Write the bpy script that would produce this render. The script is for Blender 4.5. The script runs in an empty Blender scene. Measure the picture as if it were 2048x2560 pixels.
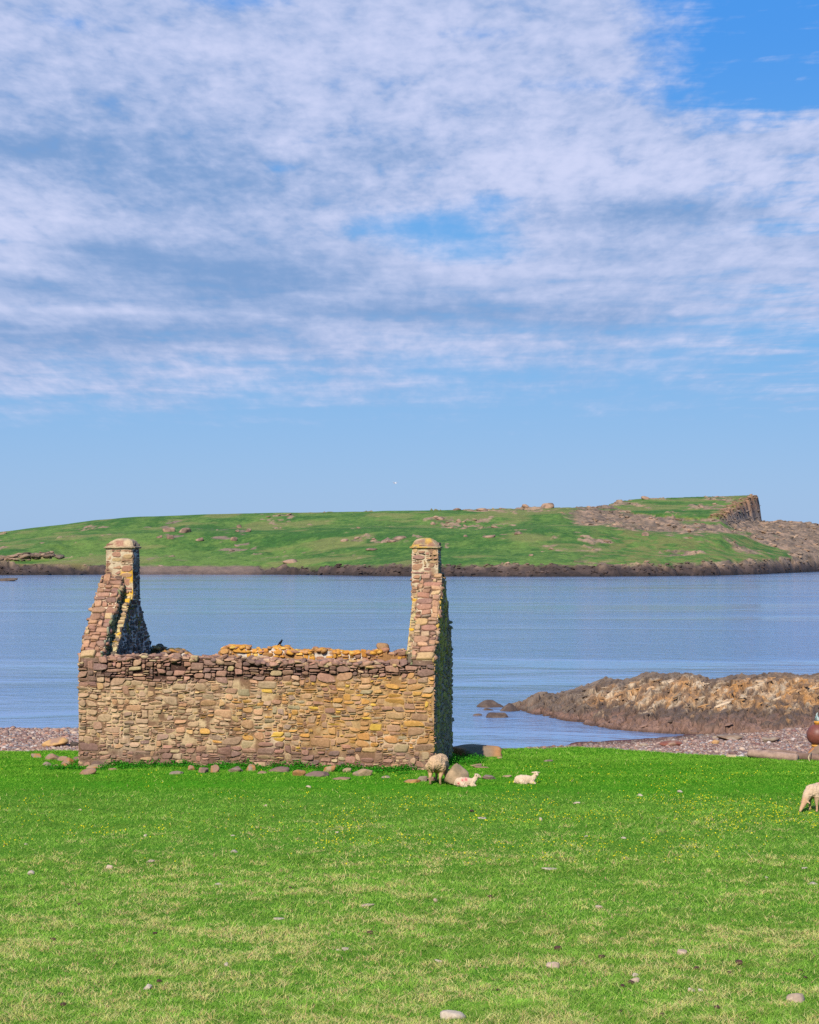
import bpy, bmesh, math, random
import numpy as np
from mathutils import Vector, Matrix, Euler
R = math.radians
SC = bpy.context.scene
COL = SC.collection
FPX, HY, CAMZ, SEA = 4320.0, 1385.0, 5.0, -1.8     # focal length in photo pixels, horizon row, eye height, sea level
SUN_AZ, SUN_EL = 16.0, 38.0                          # sun behind the camera, to the left

# ------------------------------------------------------------------ colours
def lin(c):
    c = np.asarray(c, float) / 255.0
    return np.where(c <= 0.04045, c / 12.92, ((c + 0.055) / 1.055) ** 2.4)
def C(r, g, b, k=1.65):
    return lin((r, g, b)) / k

# ------------------------------------------------------------------ noise in numpy
def _h(i, j, k, s):
    n = (i * 374761393 + j * 668265263 + k * 1274126177 + s * 974634777).astype(np.int64) & 0xFFFFFFFF
    n = ((n ^ (n >> 13)) * 1274126177) & 0xFFFFFFFF
    n = ((n ^ (n >> 16)) * 2246822519) & 0xFFFFFFFF
    return ((n ^ (n >> 15)) & 0xFFFFFF) / float(0xFFFFFF)
def vnoise(x, y, z=None, s=0):
    x = np.asarray(x, float); y = np.asarray(y, float)
    z = np.zeros_like(x) if z is None else np.asarray(z, float)
    xi, yi, zi = np.floor(x), np.floor(y), np.floor(z)
    fx, fy, fz = x - xi, y - yi, z - zi
    fx, fy, fz = [f * f * f * (f * (f * 6 - 15) + 10) for f in (fx, fy, fz)]
    xi, yi, zi = xi.astype(np.int64), yi.astype(np.int64), zi.astype(np.int64)
    o = 0
    for a in (0, 1):
        for b in (0, 1):
            for c in (0, 1):
                w = (fx if a else 1 - fx) * (fy if b else 1 - fy) * (fz if c else 1 - fz)
                o = o + w * _h(xi + a, yi + b, zi + c, s)
    return o
def fbm(x, y, z=None, s=0, o=4, g=0.5):
    t, a, n, f = 0, 1.0, 0, 1.0
    for k in range(o):
        t = t + a * vnoise(x * f + 17.3 * k, y * f - 9.1 * k, None if z is None else z * f + 5.7 * k, s + k)
        n += a; a *= g; f *= 2.03
    return t / n
def facets(x, y, s=0, tilt=1.0, crack=False):
    """fractured blocks: every cell of a jittered lattice is a tilted plane. Returns offset, cell random (and how near a crack is)"""
    xi, yi = np.floor(x).astype(np.int64), np.floor(y).astype(np.int64)
    best = np.full(np.shape(x), 1e9); sec = best.copy(); off = np.zeros(np.shape(x)); rid = np.zeros(np.shape(x)); z0 = np.zeros_like(xi)
    for a in (-1, 0, 1):
        for b in (-1, 0, 1):
            ci, cj = xi + a, yi + b
            cx = ci + _h(ci, cj, z0, s); cy = cj + _h(ci, cj, z0, s + 1)
            dx, dy = x - cx, y - cy
            d = dx * dx + dy * dy
            m = d < best
            sec = np.where(m, best, np.minimum(sec, d)); best = np.where(m, d, best)
            o = (_h(ci, cj, z0, s + 2) - 0.5) + tilt * ((_h(ci, cj, z0, s + 3) - 0.5) * dx + (_h(ci, cj, z0, s + 4) - 0.5) * dy)
            off = np.where(m, o, off); rid = np.where(m, _h(ci, cj, z0, s + 5), rid)
    if crack: return off, rid, np.sqrt(sec) - np.sqrt(best)
    return off, rid
def sst(e0, e1, x):
    t = np.clip((x - e0) / (e1 - e0), 0, 1)
    return t * t * (3 - 2 * t)
def mix3(a, b, t):
    t = np.asarray(t)[..., None]
    return np.asarray(a) * (1 - t) + np.asarray(b) * t

# ------------------------------------------------------------------ node expressions
class N:
    tree = None
    def __init__(s, sock): s.s = sock
    @staticmethod
    def new(t): return N.tree.nodes.new(t)
    @staticmethod
    def put(inp, v):
        if isinstance(v, N): N.tree.links.new(v.s, inp)
        elif v is not None:
            try: inp.default_value = v
            except Exception: inp.default_value = tuple(v)
    @staticmethod
    def math(op, *a, clamp=False):
        n = N.new('ShaderNodeMath'); n.operation = op; n.use_clamp = clamp
        for i, v in enumerate(a): N.put(n.inputs[i], v)
        return N(n.outputs[0])
    def __add__(s, o): return N.math('ADD', s, o)
    __radd__ = __add__
    def __sub__(s, o): return N.math('SUBTRACT', s, o)
    def __rsub__(s, o): return N.math('SUBTRACT', o, s)
    def __mul__(s, o): return N.math('MULTIPLY', s, o)
    __rmul__ = __mul__
    def __truediv__(s, o): return N.math('DIVIDE', s, o)
    def __rtruediv__(s, o): return N.math('DIVIDE', o, s)
def nstep(v, a, b, c=0.0, d=1.0):
    n = N.new('ShaderNodeMapRange'); n.interpolation_type = 'SMOOTHSTEP'
    for i, q in enumerate((v, a, b, c, d)): N.put(n.inputs[i], q)
    return N(n.outputs[0])
def nnoise(vec, scale, detail=4, rough=0.55, dist=0.0):
    n = N.new('ShaderNodeTexNoise'); N.put(n.inputs['Vector'], vec)
    N.put(n.inputs['Scale'], scale); N.put(n.inputs['Detail'], detail); N.put(n.inputs['Roughness'], rough); N.put(n.inputs['Distortion'], dist)
    return N(n.outputs[0])
def nvec(x, y, z):
    n = N.new('ShaderNodeCombineXYZ')
    for i, q in enumerate((x, y, z)): N.put(n.inputs[i], q)
    return N(n.outputs[0])
def nsep(v):
    n = N.new('ShaderNodeSeparateXYZ'); N.put(n.inputs[0], v)
    return [N(o) for o in n.outputs]
def nmap(v, sc, rot=(0, 0, 0)):
    n = N.new('ShaderNodeMapping'); N.put(n.inputs[0], v); n.inputs['Scale'].default_value = sc; n.inputs['Rotation'].default_value = rot
    return N(n.outputs[0])
def nmix(f, a, b, mode='MIX'):
    n = N.new('ShaderNodeMix'); n.data_type = 'RGBA'; n.blend_type = mode
    col = lambda v: v if isinstance(v, N) else (*[float(q) for q in v][:3], 1.0)
    N.put(n.inputs[0], f); N.put(n.inputs[6], col(a)); N.put(n.inputs[7], col(b))
    return N(n.outputs[2])
def nbump(h, strength, dist, normal=None):
    n = N.new('ShaderNodeBump'); N.put(n.inputs['Height'], h); N.put(n.inputs['Strength'], strength); N.put(n.inputs['Distance'], dist)
    if normal is not None: N.put(n.inputs['Normal'], normal)
    return N(n.outputs[0])
def material(name, build):
    m = bpy.data.materials.new(name); m.use_nodes = True
    N.tree = m.node_tree; N.tree.nodes.clear()
    out = N.new('ShaderNodeOutputMaterial')
    N.tree.links.new(build().s, out.inputs[0])
    return m
def principled(color, rough=0.9, normal=None, spec=0.25, **kw):
    p = N.new('ShaderNodeBsdfPrincipled')
    N.put(p.inputs['Base Color'], color if isinstance(color, N) else (*color[:3], 1.0))
    N.put(p.inputs['Roughness'], rough); N.put(p.inputs['Specular IOR Level'], spec)
    if normal is not None: N.put(p.inputs['Normal'], normal)
    for k, v in kw.items(): N.put(p.inputs[k], v)
    return N(p.outputs[0])
def attr():
    n = N.new('ShaderNodeAttribute'); n.attribute_name = 'Col'
    return N(n.outputs['Color'])
def pos():
    return N(N.new('ShaderNodeNewGeometry').outputs['Position'])
def vmat(name, scale=30, amp=0.35, bump=0.5, bdist=0.01, rough=0.95, scale2=None, spec=0.2):
    def b():
        p = pos(); n1 = nnoise(p, scale, 6, 0.65); n2 = nnoise(p, scale2 or scale * 0.22, 4, 0.6)
        f = 1.0 + (n1 - 0.5) * (2.4 * amp) + (n2 - 0.5) * (1.6 * amp)
        c = nmix(1.0, attr(), nvec(f, f, f), 'MULTIPLY')
        return principled(c, rough, nbump(n1, bump, bdist), spec)
    return material(name, b)

# ------------------------------------------------------------------ mesh helpers
def tag(o, label=None, cat=None, group=None, kind=None):
    if label: o['label'] = label
    if cat: o['category'] = cat
    if group: o['group'] = group
    if kind: o['kind'] = kind
    return o
def empty(name, loc, rz=0):
    o = bpy.data.objects.new(name, None); COL.objects.link(o)
    o.location = loc; o.rotation_euler = (0, 0, rz); o.empty_display_size = 0.2
    return o
def mesh(name, V, F, mat, parent=None, cols=None, smooth=True, loc=None):
    """F: list of faces or list of (n,k) arrays"""
    V = np.asarray(V, float)
    me = bpy.data.meshes.new(name)
    if len(F) and isinstance(F[0], np.ndarray) and F[0].ndim == 2:
        arrs = [f for f in F if len(f)]
        li = np.concatenate([f.ravel() for f in arrs]).astype(np.int32)
        tot = np.concatenate([np.full(len(f), f.shape[1]) for f in arrs]).astype(np.int32)
        st = np.concatenate([[0], np.cumsum(tot)[:-1]]).astype(np.int32)
        me.vertices.add(len(V)); me.vertices.foreach_set('co', V.astype(np.float32).ravel())
        me.loops.add(len(li)); me.loops.foreach_set('vertex_index', li)
        me.polygons.add(len(tot)); me.polygons.foreach_set('loop_start', st)
        try: me.polygons.foreach_set('loop_total', tot)
        except Exception: pass
        me.update(calc_edges=True)
    else:
        me.from_pydata(V.tolist(), [], [list(map(int, f)) for f in F]); me.update()
    if cols is not None:
        a = me.color_attributes.new('Col', 'FLOAT_COLOR', 'POINT')
        cc = np.ones((len(V), 4), np.float32); cc[:, :3] = np.clip(cols, 0.002, 1)
        a.data.foreach_set('color', cc.ravel())
    me.polygons.foreach_set('use_smooth', np.full(len(me.polygons), smooth))
    me.materials.append(mat)
    o = bpy.data.objects.new(name, me); COL.objects.link(o)
    if parent: o.parent = parent
    if loc is not None: o.location = loc
    return o
class Acc:
    def __init__(s): s.V, s.F, s.Cl, s.n = [], [], [], 0
    def add(s, V, F, c):
        V = np.asarray(V, float).reshape(-1, 3)
        s.V.append(V); c = np.asarray(c, float)
        s.Cl.append(np.broadcast_to(c, V.shape) if c.ndim == 1 else c)
        for f in F: s.F.append([i + s.n for i in f])
        s.n += len(V)
    def build(s, name, mat, parent=None, smooth=True, loc=None):
        return mesh(name, np.concatenate(s.V), s.F, mat, parent, np.concatenate(s.Cl), smooth, loc)
def grid_faces(nu, nv):
    i = np.arange(nu - 1)[:, None] * nv + np.arange(nv - 1)[None, :]
    i = i.ravel()
    return np.stack([i, i + nv, i + nv + 1, i + 1], 1)
_ico = {}
def ico(level):
    if level not in _ico:
        bm = bmesh.new(); bmesh.ops.create_icosphere(bm, subdivisions=level, radius=1.0)
        _ico[level] = (np.array([v.co[:] for v in bm.verts]), [[v.index for v in f.verts] for f in bm.faces]); bm.free()
    return _ico[level]
def rotm(rx, ry, rz): return np.array(Euler((rx, ry, rz)).to_matrix())
def rock(seed, dims, level=3, planes=12, rough=0.05, rot=(0, 0, 0), soft=16, lo=0.5, hi=0.9):
    rg = np.random.default_rng(seed)
    D, F = ico(level)
    P = rg.normal(size=(planes, 3)); P /= np.linalg.norm(P, axis=1)[:, None]
    P = np.concatenate([P, [[0, 0, 1], [0, 0, -1]]])
    dist = np.concatenate([rg.uniform(lo, hi, planes), [0.75, 0.8]])
    dots = D @ P.T
    rr = np.where(dots > 0.05, dist / np.maximum(dots, 0.05), 9.0)
    rr = np.concatenate([rr, np.ones((len(D), 1))], 1)
    r = -np.log(np.exp(-soft * rr).sum(1)) / soft
    r = r * (1 + rough * 2 * (fbm(D[:, 0] * 2.3 + seed, D[:, 1] * 2.3, D[:, 2] * 2.3, seed % 97) - 0.5))
    V = D * r[:, None] * np.asarray(dims) * 0.62
    return V @ rotm(*rot).T, F
def interp(x, xs, ys): return np.interp(x, xs, ys)

# ------------------------------------------------------------------ ground shape
def edge(x): return interp(x, [-40, -15, -8, 0, 3, 5, 6.3, 7.4, 8.8, 10.7, 16, 40], [47, 46.2, 46, 47, 48.5, 49.3, 48.4, 47.3, 46.1, 45.2, 44.3, 42])
def ground(x, y):
    x = np.asarray(x, float); y = np.asarray(y, float)
    z = 3.4 * np.exp(-np.maximum(y, -8) / 13.0) - 0.15
    sl = interp(x, [-10, 0, 5, 12], [0.034, 0.045, 0.05, 0.062])
    z = z - sl * np.maximum(y - 40, 0) - 0.0 * x
    z = z + 0.10 * (fbm(x * 0.28, y * 0.28, s=3, o=3) - 0.5) + 0.05 * (fbm(x * 1.3, y * 1.3, s=5, o=3) - 0.5)
    yy = y + 0.35 * np.sin(x * 0.35)
    z = z + 0.07 * sst(36.0, 36.6, yy) * (1 - sst(38.2, 39.6, yy))
    e = edge(x) + 0.5 * (fbm(x * 1.1, y * 0 + 2, s=8) - 0.5)
    return z - 1.5 * sst(0.0, 1.6, y - e)
def beach(x, y):
    x = np.asarray(x, float); y = np.asarray(y, float)
    zl = interp(y, [30, 44, 46, 54, 56, 62, 75, 90], [-0.5, -0.34, -0.34, -0.46, -0.8, -1.9, -3.0, -4])
    w = interp(x, [-5, 2, 5.7, 7.8, 10.1, 11.8, 16, 25], [60, 60.5, 62, 63.2, 64.8, 66.2, 72, 80])
    zr = -0.7 - (y - 46) / (w - 46) * 1.1 - 0.2 * sst(59.5, 61, y) * sst(6.0, 5.0, x)
    t = sst(-3.0, 1.5, x)
    return zl * (1 - t) + zr * t + 0.10 * (fbm(x * 0.7, y * 0.7, s=11) - 0.5)
def gp(px, py, fn=ground, d0=9.0):
    """where the sight line through a photo pixel meets the ground"""
    d = np.arange(d0, 90, 0.02); x = (px - 1024) / FPX * d; z = CAMZ - (py - HY) / FPX * d
    k = np.argmax(z <= fn(x, d))
    return float(x[k]), float(d[k]), float(z[k])

# ------------------------------------------------------------------ camera, sun, sky
cam = bpy.data.cameras.new('camera'); camo = bpy.data.objects.new('camera', cam); COL.objects.link(camo)
camo.location = (0, 0, CAMZ); camo.rotation_euler = (R(90), 0, 0)
cam.lens = FPX / 2560 * 36; cam.sensor_width = 36; cam.sensor_fit = 'AUTO'; cam.shift_y = (HY - 1280) / 2560
cam.clip_start = 0.1; cam.clip_end = 30000
SC.camera = camo
sun = bpy.data.lights.new('sun', 'SUN'); suno = bpy.data.objects.new('sun', sun); COL.objects.link(suno)
sun.energy = 4.0; sun.angle = R(0.5); sun.color = (1.0, 0.93, 0.82)
sd = Vector((-math.sin(R(SUN_AZ)) * math.cos(R(SUN_EL)), -math.cos(R(SUN_AZ)) * math.cos(R(SUN_EL)), math.sin(R(SUN_EL))))
suno.rotation_euler = sd.to_track_quat('Z', 'Y').to_euler(); suno.location = (-20, -30, 40)
SC.view_settings.view_transform = 'Standard'; SC.view_settings.look = 'None'
SC.view_settings.exposure = 0.75; SC.view_settings.gamma = 1
SC.cycles.use_denoising = False; SC.cycles.max_bounces = 6; SC.cycles.diffuse_bounces = 3; SC.cycles.glossy_bounces = 3

def build_world():
    w = bpy.data.worlds.new('World'); SC.world = w; w.use_nodes = True
    N.tree = w.node_tree; N.tree.nodes.clear()
    out = N.new('ShaderNodeOutputWorld'); bg = N.new('ShaderNodeBackground')
    sky = N.new('ShaderNodeTexSky'); sky.sky_type = 'NISHITA'; sky.sun_disc = False
    sky.sun_elevation = R(SUN_EL); sky.sun_rotation = math.atan2(sd.x, sd.y)
    sky.altitude = 0; sky.air_density = 1.0; sky.dust_density = 0.6; sky.ozone_density = 2.0
    dirv = N(N.new('ShaderNodeTexCoord').outputs['Generated'])
    x, y, z = nsep(dirv)
    az = N.math('ARCTAN2', x, y); el = N.math('ARCSINE', N.math('MINIMUM', N.math('MAXIMUM', z, 0.0), 1.0))
    X = az * 4.32 + 1.024; Y = 1.385 - el * 4.32                # compass bearing and height above the horizon, in angular units
    s = 1.0 / (N.math('MAXIMUM', z, 0.0) + 0.11)
    P = nvec(x * s, N.math('LOGARITHM', s, 2.71828) * 1.5, 0.0)
    def blob(cx, cy, rx, ry):
        a = (X - cx) / rx; b = (Y - cy) / ry
        return N.math('EXPONENT', 0.0 - (a * a + b * b))
    def col_n(vec, scale, detail, rough, dist=0.0): return nnoise(vec, scale, detail, rough, dist)
    big = nnoise(P, 3.4, 3, 0.5, 0.2)
    puff = nnoise(P, 16.0, 8, 0.57, 0.2)
    puff2 = nnoise(nmap(P, (1, 1.5, 1), (0, 0, 0.25)), 46.0, 4, 0.5, 0.3)
    streak = nnoise(nmap(P, (0.8, 4.2, 1), (0, 0, 0.10)), 4.6, 6, 0.50, 0.3)
    cirr = nnoise(nmap(P, (0.5, 3.6, 1), (0, 0, -0.22)), 8.0, 7, 0.6, 0.9)
    lowness = nstep(Y, 0.40, 0.75)                                # cumulus-like overhead, drawn out to streaks lower down
    tex = (puff - 0.5) * (1.25 - lowness * 0.6) + (streak - 0.5) * (0.15 + lowness * 0.95) + (puff2 - 0.5) * (0.28 - lowness * 0.15)
    fringe = nstep(X - (Y - 0.15) * 0.2, 1.44, 1.88)
    cov = 0.98 - fringe * nstep(Y, 0.27, 0.40, 1.0, 0.0) * 0.98
    cov = cov - blob(1.06, 0.575, 0.20, 0.045) * 0.80 - blob(1.22, 0.64, 0.13, 0.05) * 0.5 - blob(1.22, 0.52, 0.10, 0.03) * 0.45
    cov = cov - blob(0.62, 0.055, 0.16, 0.018) * 0.34 - blob(0.18, 0.12, 0.07, 0.022) * 0.30 - blob(0.70, 0.44, 0.05, 0.018) * 0.36 - blob(1.18, 0.12, 0.16, 0.02) * 0.24 - blob(1.45, 0.245, 0.16, 0.02) * 0.30
    cov = cov - blob(2.0, 0.53, 0.12, 0.05) * 0.36 - blob(1.98, 0.60, 0.2, 0.02) * 0.2 - blob(1.45, 0.02, 0.2, 0.025) * 0.3
    low = nstep(Y + (X - 1.0) * 0.10 + (big - 0.5) * 0.25, 0.70, 1.08) * 0.70 + nstep(Y, 0.95, 1.2) * 0.50
    cov = cov - low
    dens = cov + tex * (1.0 - low * 0.3) + (big - 0.5) * 0.35 + (cirr - 0.5) * (fringe * 1.3 + 0.15)
    alpha = nstep(dens, 0.10, 0.92)
    grey = blob(0.05, 0.41, 0.26, 0.045) * 0.6 + blob(0.48, 0.46, 0.30, 0.10) * 0.6 + blob(0.25, 0.65, 0.22, 0.045) * 0.6 + blob(0.62, 0.70, 0.34, 0.07) * 0.7 + blob(1.0, 0.78, 0.3, 0.035) * 0.5 + blob(0.2, 0.85, 0.55, 0.05) * 0.55 + blob(1.62, 0.55, 0.22, 0.035) * 0.55 + blob(1.0, 0.405, 0.16, 0.03) * 0.5 + blob(0.05, 0.74, 0.25, 0.03) * 0.45 + blob(1.45, 0.80, 0.3, 0.04) * 0.4 + blob(0.3, 0.3, 0.35, 0.08) * 0.2
    glow = blob(1.30, 0.42, 0.34, 0.07) * 0.22 + blob(1.1, 0.635, 0.12, 0.04) * 0.45 + blob(0.06, 0.62, 0.14, 0.08) * 0.35 + blob(0.73, 0.38, 0.09, 0.03) * 0.3 + blob(0.2, 0.79, 0.3, 0.012) * 0.3 + blob(1.7, 0.48, 0.3, 0.05) * 0.2 + blob(0.9, 0.2, 0.6, 0.12) * 0.12
    lit = 0.56 + (puff - 0.5) * (1.7 - lowness * 0.7) + (puff2 - 0.5) * (0.62 - lowness * 0.3) + (streak - 0.5) * (0.2 + lowness * 1.0) + (big - 0.5) * 0.6 - grey * 0.95 + glow * 1.4
    lit = nstep(lit, -0.35, 1.28)
    E = 2 ** SC.view_settings.exposure
    dark = lin((126, 160, 208)) / E; white = lin((211, 217, 247)) / E
    ccol = nmix(lit, dark, white)
    n = N.new('ShaderNodeVectorMath'); n.operation = 'SCALE'; N.put(n.inputs[0], N(sky.outputs[0])); n.inputs['Scale'].default_value = 0.06
    g = nmix(nstep(Y, 1.36, 0.75), lin((150, 187, 232)) / E, lin((112, 176, 236)) / E)
    g = nmix(nstep(Y, 0.80, 0.05), g, lin((66, 152, 241)) / E)
    base = nmix(0.86, N(n.outputs[0]), g)
    over = nstep(z, 0.75, 0.32, 0.45, 1.0)                        # the sheet thins overhead
    N.put(bg.inputs[0], nmix(alpha * 0.94 * over, base, ccol)); bg.inputs[1].default_value = 1.0
    N.tree.links.new(bg.outputs[0], out.inputs[0])
build_world()

# ------------------------------------------------------------------ materials
M = {}
def m_stone():
    p = pos(); n1 = nnoise(p, 24, 6, 0.65); n2 = nnoise(p, 5.5, 5, 0.65); n3 = nnoise(p, 1.3, 4, 0.6); n4 = nnoise(p, 60, 3, 0.6)
    f = 1.0 + (n1 - 0.5) * 1.1 + (n2 - 0.5) * 0.75 + (n3 - 0.5) * 0.5
    c = nmix(1.0, attr(), nvec(f, f, f), 'MULTIPLY')
    c = nmix(nstep(n1 + (n2 - 0.5) * 0.5, 0.60, 0.72) * 0.45, c, C(214, 194, 162))     # pale crustose lichen
    c = nmix(nstep(n2 + (n4 - 0.5) * 0.5, 0.62, 0.74) * 0.40, c, C(112, 92, 80))       # damp grime
    return principled(c, 0.95, nbump(n1 * 0.7 + n4 * 0.3, 0.9, 0.014), 0.15)
M['stone'] = material('rubble_stone', m_stone)
M['rock'] = vmat('shore_rock', 11, 0.40, 0.9, 0.05, scale2=2.5)
M['boulder'] = vmat('loose_stone', 40, 0.35, 0.6, 0.01, scale2=9)
M['wool'] = vmat('wool', 60, 0.22, 0.9, 0.012, scale2=18, spec=0.05)
M['pebble'] = vmat('pebble', 14, 0.2, 0.3, 0.01, scale2=3)
M['island'] = vmat('island_turf_and_rock', 1.1, 0.42, 0.9, 0.5, scale2=0.25)
M['wood'] = vmat('weathered_wood', 22, 0.4, 0.8, 0.01, scale2=6)
def m_grass():
    a = attr(); d = N.new('ShaderNodeBsdfDiffuse'); N.put(d.inputs[0], a)
    t = N.new('ShaderNodeBsdfTranslucent'); N.put(t.inputs[0], a)
    m = N.new('ShaderNodeMixShader'); m.inputs[0].default_value = 0.3
    N.tree.links.new(d.outputs[0], m.inputs[1]); N.tree.links.new(t.outputs[0], m.inputs[2])
    return N(m.outputs[0])
M['grass'] = material('grass_blade', m_grass)
def m_ground():
    p = pos(); x, y, z = nsep(p)
    n0 = nnoise(p, 0.35, 3, 0.5); n1 = nnoise(p, 2.2, 5, 0.6); n2 = nnoise(p, 16, 5, 0.65); n3 = nnoise(p, 70, 3, 0.6)
    c = nmix(nstep(n2, 0.3, 0.7), C(74, 132, 36), C(112, 166, 58))
    lush = nstep(y + (n0 - 0.5) * 4, 33.5, 37.5)
    c = nmix(lush, c, nmix(nstep(n2, 0.3, 0.7), C(64, 136, 26), C(96, 172, 40)))
    st = nstep(n1 + (n2 - 0.5) * 0.9, 0.50, 0.75) * nstep(y, 18, 34, 0.6, 0.1)
    c = nmix(st, c, C(172, 164, 100))
    c = nmix(nstep(n3, 0.60, 0.72) * 0.5, c, C(60, 62, 35))
    return principled(c, 1.0, nbump(n3, 0.8, 0.03), 0.0)
M['ground'] = material('turf', m_ground)
def m_sea():
    p = pos(); x, y, z = nsep(p)
    calm = nnoise(nmap(p, (0.009, 0.028, 1), (0, 0, 0.06)), 1.0, 4, 0.55, 0.8)
    calm2 = nnoise(nmap(p, (0.03, 0.085, 1), (0, 0, -0.08)), 1.0, 4, 0.55, 1.0)
    far = nstep(y, 330, 540, 1.0, 0.35)
    amp = nstep(calm * 0.6 + calm2 * 0.4, 0.40, 0.58, 0.06, 1.15) * far
    near = nstep(y, 62, 90, 0.45, 1.0)
    w1 = nnoise(nmap(p, (0.55, 1.0, 1), (0, 0, 0.25)), 1.1, 4, 0.6, 0.4)
    w2 = nnoise(nmap(p, (0.7, 1.0, 1), (0, 0, -0.3)), 3.4, 4, 0.6, 0.3)
    h = (w1 * 0.32 + w2 * 0.09) * amp * near
    return principled((0.11, 0.20, 0.355), 0.10, nbump(h, 1.0, 1.0), 0.5, IOR=1.33)
M['sea'] = material('sea_water', m_sea)

# ------------------------------------------------------------------ setting: ground, beach, sea
def sheet(name, fn, xs, ys, mat, cols=None):
    gx, gy = np.meshgrid(xs, ys, indexing='ij')
    V = np.stack([gx, gy, fn(gx, gy)], -1).reshape(-1, 3)
    o = mesh(name, V, [grid_faces(len(xs), len(ys))], mat, None, cols(V) if cols else None)
    tag(o, kind='structure'); return o
sheet('ground', ground, np.arange(-45, 46, 0.3), np.concatenate([np.arange(-8, 12, 0.5), np.arange(12, 52, 0.2)]), M['ground'])
def beach_cols(V):
    x, y, z = V.T
    n = fbm(x * 1.5, y * 1.5, s=21); f = vnoise(x * 6, y * 6, s=23)
    c = mix3(C(152, 126, 116), C(186, 160, 146), np.clip(n * 1.3 - 0.2 + (f - 0.5) * 0.4, 0, 1))
    c = mix3(c, C(98, 66, 62), sst(-1.55, -1.78, z))
    band = sst(0.56, 0.66, fbm(x * 0.8, y * 3.0, s=29)) * sst(2, 6, x)
    return mix3(c, C(112, 58, 52), band * 0.8)
sheet('beach', beach, np.arange(-45, 46, 0.22), np.arange(40, 92, 0.2), M['pebble'], beach_cols)
def sea_mesh():
    xs = np.array([-9000, -300, -60, 60, 300, 9000.]); ys = np.array([50, 90, 200, 700, 3000, 20000.])
    gx, gy = np.meshgrid(xs, ys, indexing='ij')
    o = mesh('sea', np.stack([gx, gy, gx * 0 + SEA], -1).reshape(-1, 3), [grid_faces(6, 6)], M['sea']); tag(o, kind='structure')
sea_mesh()

# pebbles of the shingle
def pebbles():
    rg = np.random.default_rng(5)
    D, F = ico(1); F = np.array(F)
    pts = []
    x = rg.uniform(-16, -6.0, 15000); y = rg.uniform(45.6, 55, 15000); pts.append(np.stack([x, y], 1))
    x = rg.uniform(4, 15.5, 15000); y = rg.uniform(46, 66, 15000); pts.append(np.stack([x, y], 1))
    p = np.concatenate(pts); z = beach(p[:, 0], p[:, 1]); g = ground(p[:, 0], p[:, 1])
    wl = interp(p[:, 0], [-20, 2, 5.7, 7.8, 10.1, 11.8, 16, 25], [57, 60.5, 62, 63.2, 64.8, 66.2, 72, 80]); keep = (z > g - 0.02) & (z > SEA + 0.02) & (p[:, 1] < wl - 1.0); p = p[keep]; z = z[keep]; n = len(p)
    sz = rg.uniform(0.022, 0.05, n) * np.where(rg.random(n) < 0.06, 2.0, 1.0)
    dims = np.stack([sz * rg.uniform(0.8, 1.6, n), sz * rg.uniform(0.8, 1.4, n), sz * rg.uniform(0.45, 0.8, n)], 1)
    a = rg.uniform(0, 6.28, n)
    L = D[None] * dims[:, None] * rg.uniform(0.8, 1.15, (n, len(D), 1))
    ca, sa = np.cos(a)[:, None], np.sin(a)[:, None]
    V = np.stack([L[..., 0] * ca - L[..., 1] * sa + p[:, :1], L[..., 0] * sa + L[..., 1] * ca + p[:, 1:2], L[..., 2] + z[:, None] + sz[:, None] * 0.2], -1)
    pal = np.array([C(178, 146, 132), C(156, 130, 120), C(200, 174, 154), C(136, 108, 100), C(206, 190, 180), C(160, 150, 150), C(186, 140, 118), C(142, 104, 98)])
    pr = [.2, .2, .14, .16, .07, .08, .09, .06]
    c = pal[rg.choice(8, n, p=pr)] * rg.uniform(0.8, 1.15, (n, 1))
    wet = sst(-1.5, -1.72, z); c = c * (1 - 0.45 * wet[:, None])
    Fa = (F[None] + (np.arange(n) * len(D))[:, None, None]).reshape(-1, 3)
    o = mesh('shingle', V.reshape(-1, 3), [Fa], M['pebble'], None, np.repeat(c, len(D), 0)); tag(o, 'grey pink shingle pebbles covering the beach', 'shingle', kind='stuff')
pebbles()

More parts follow.
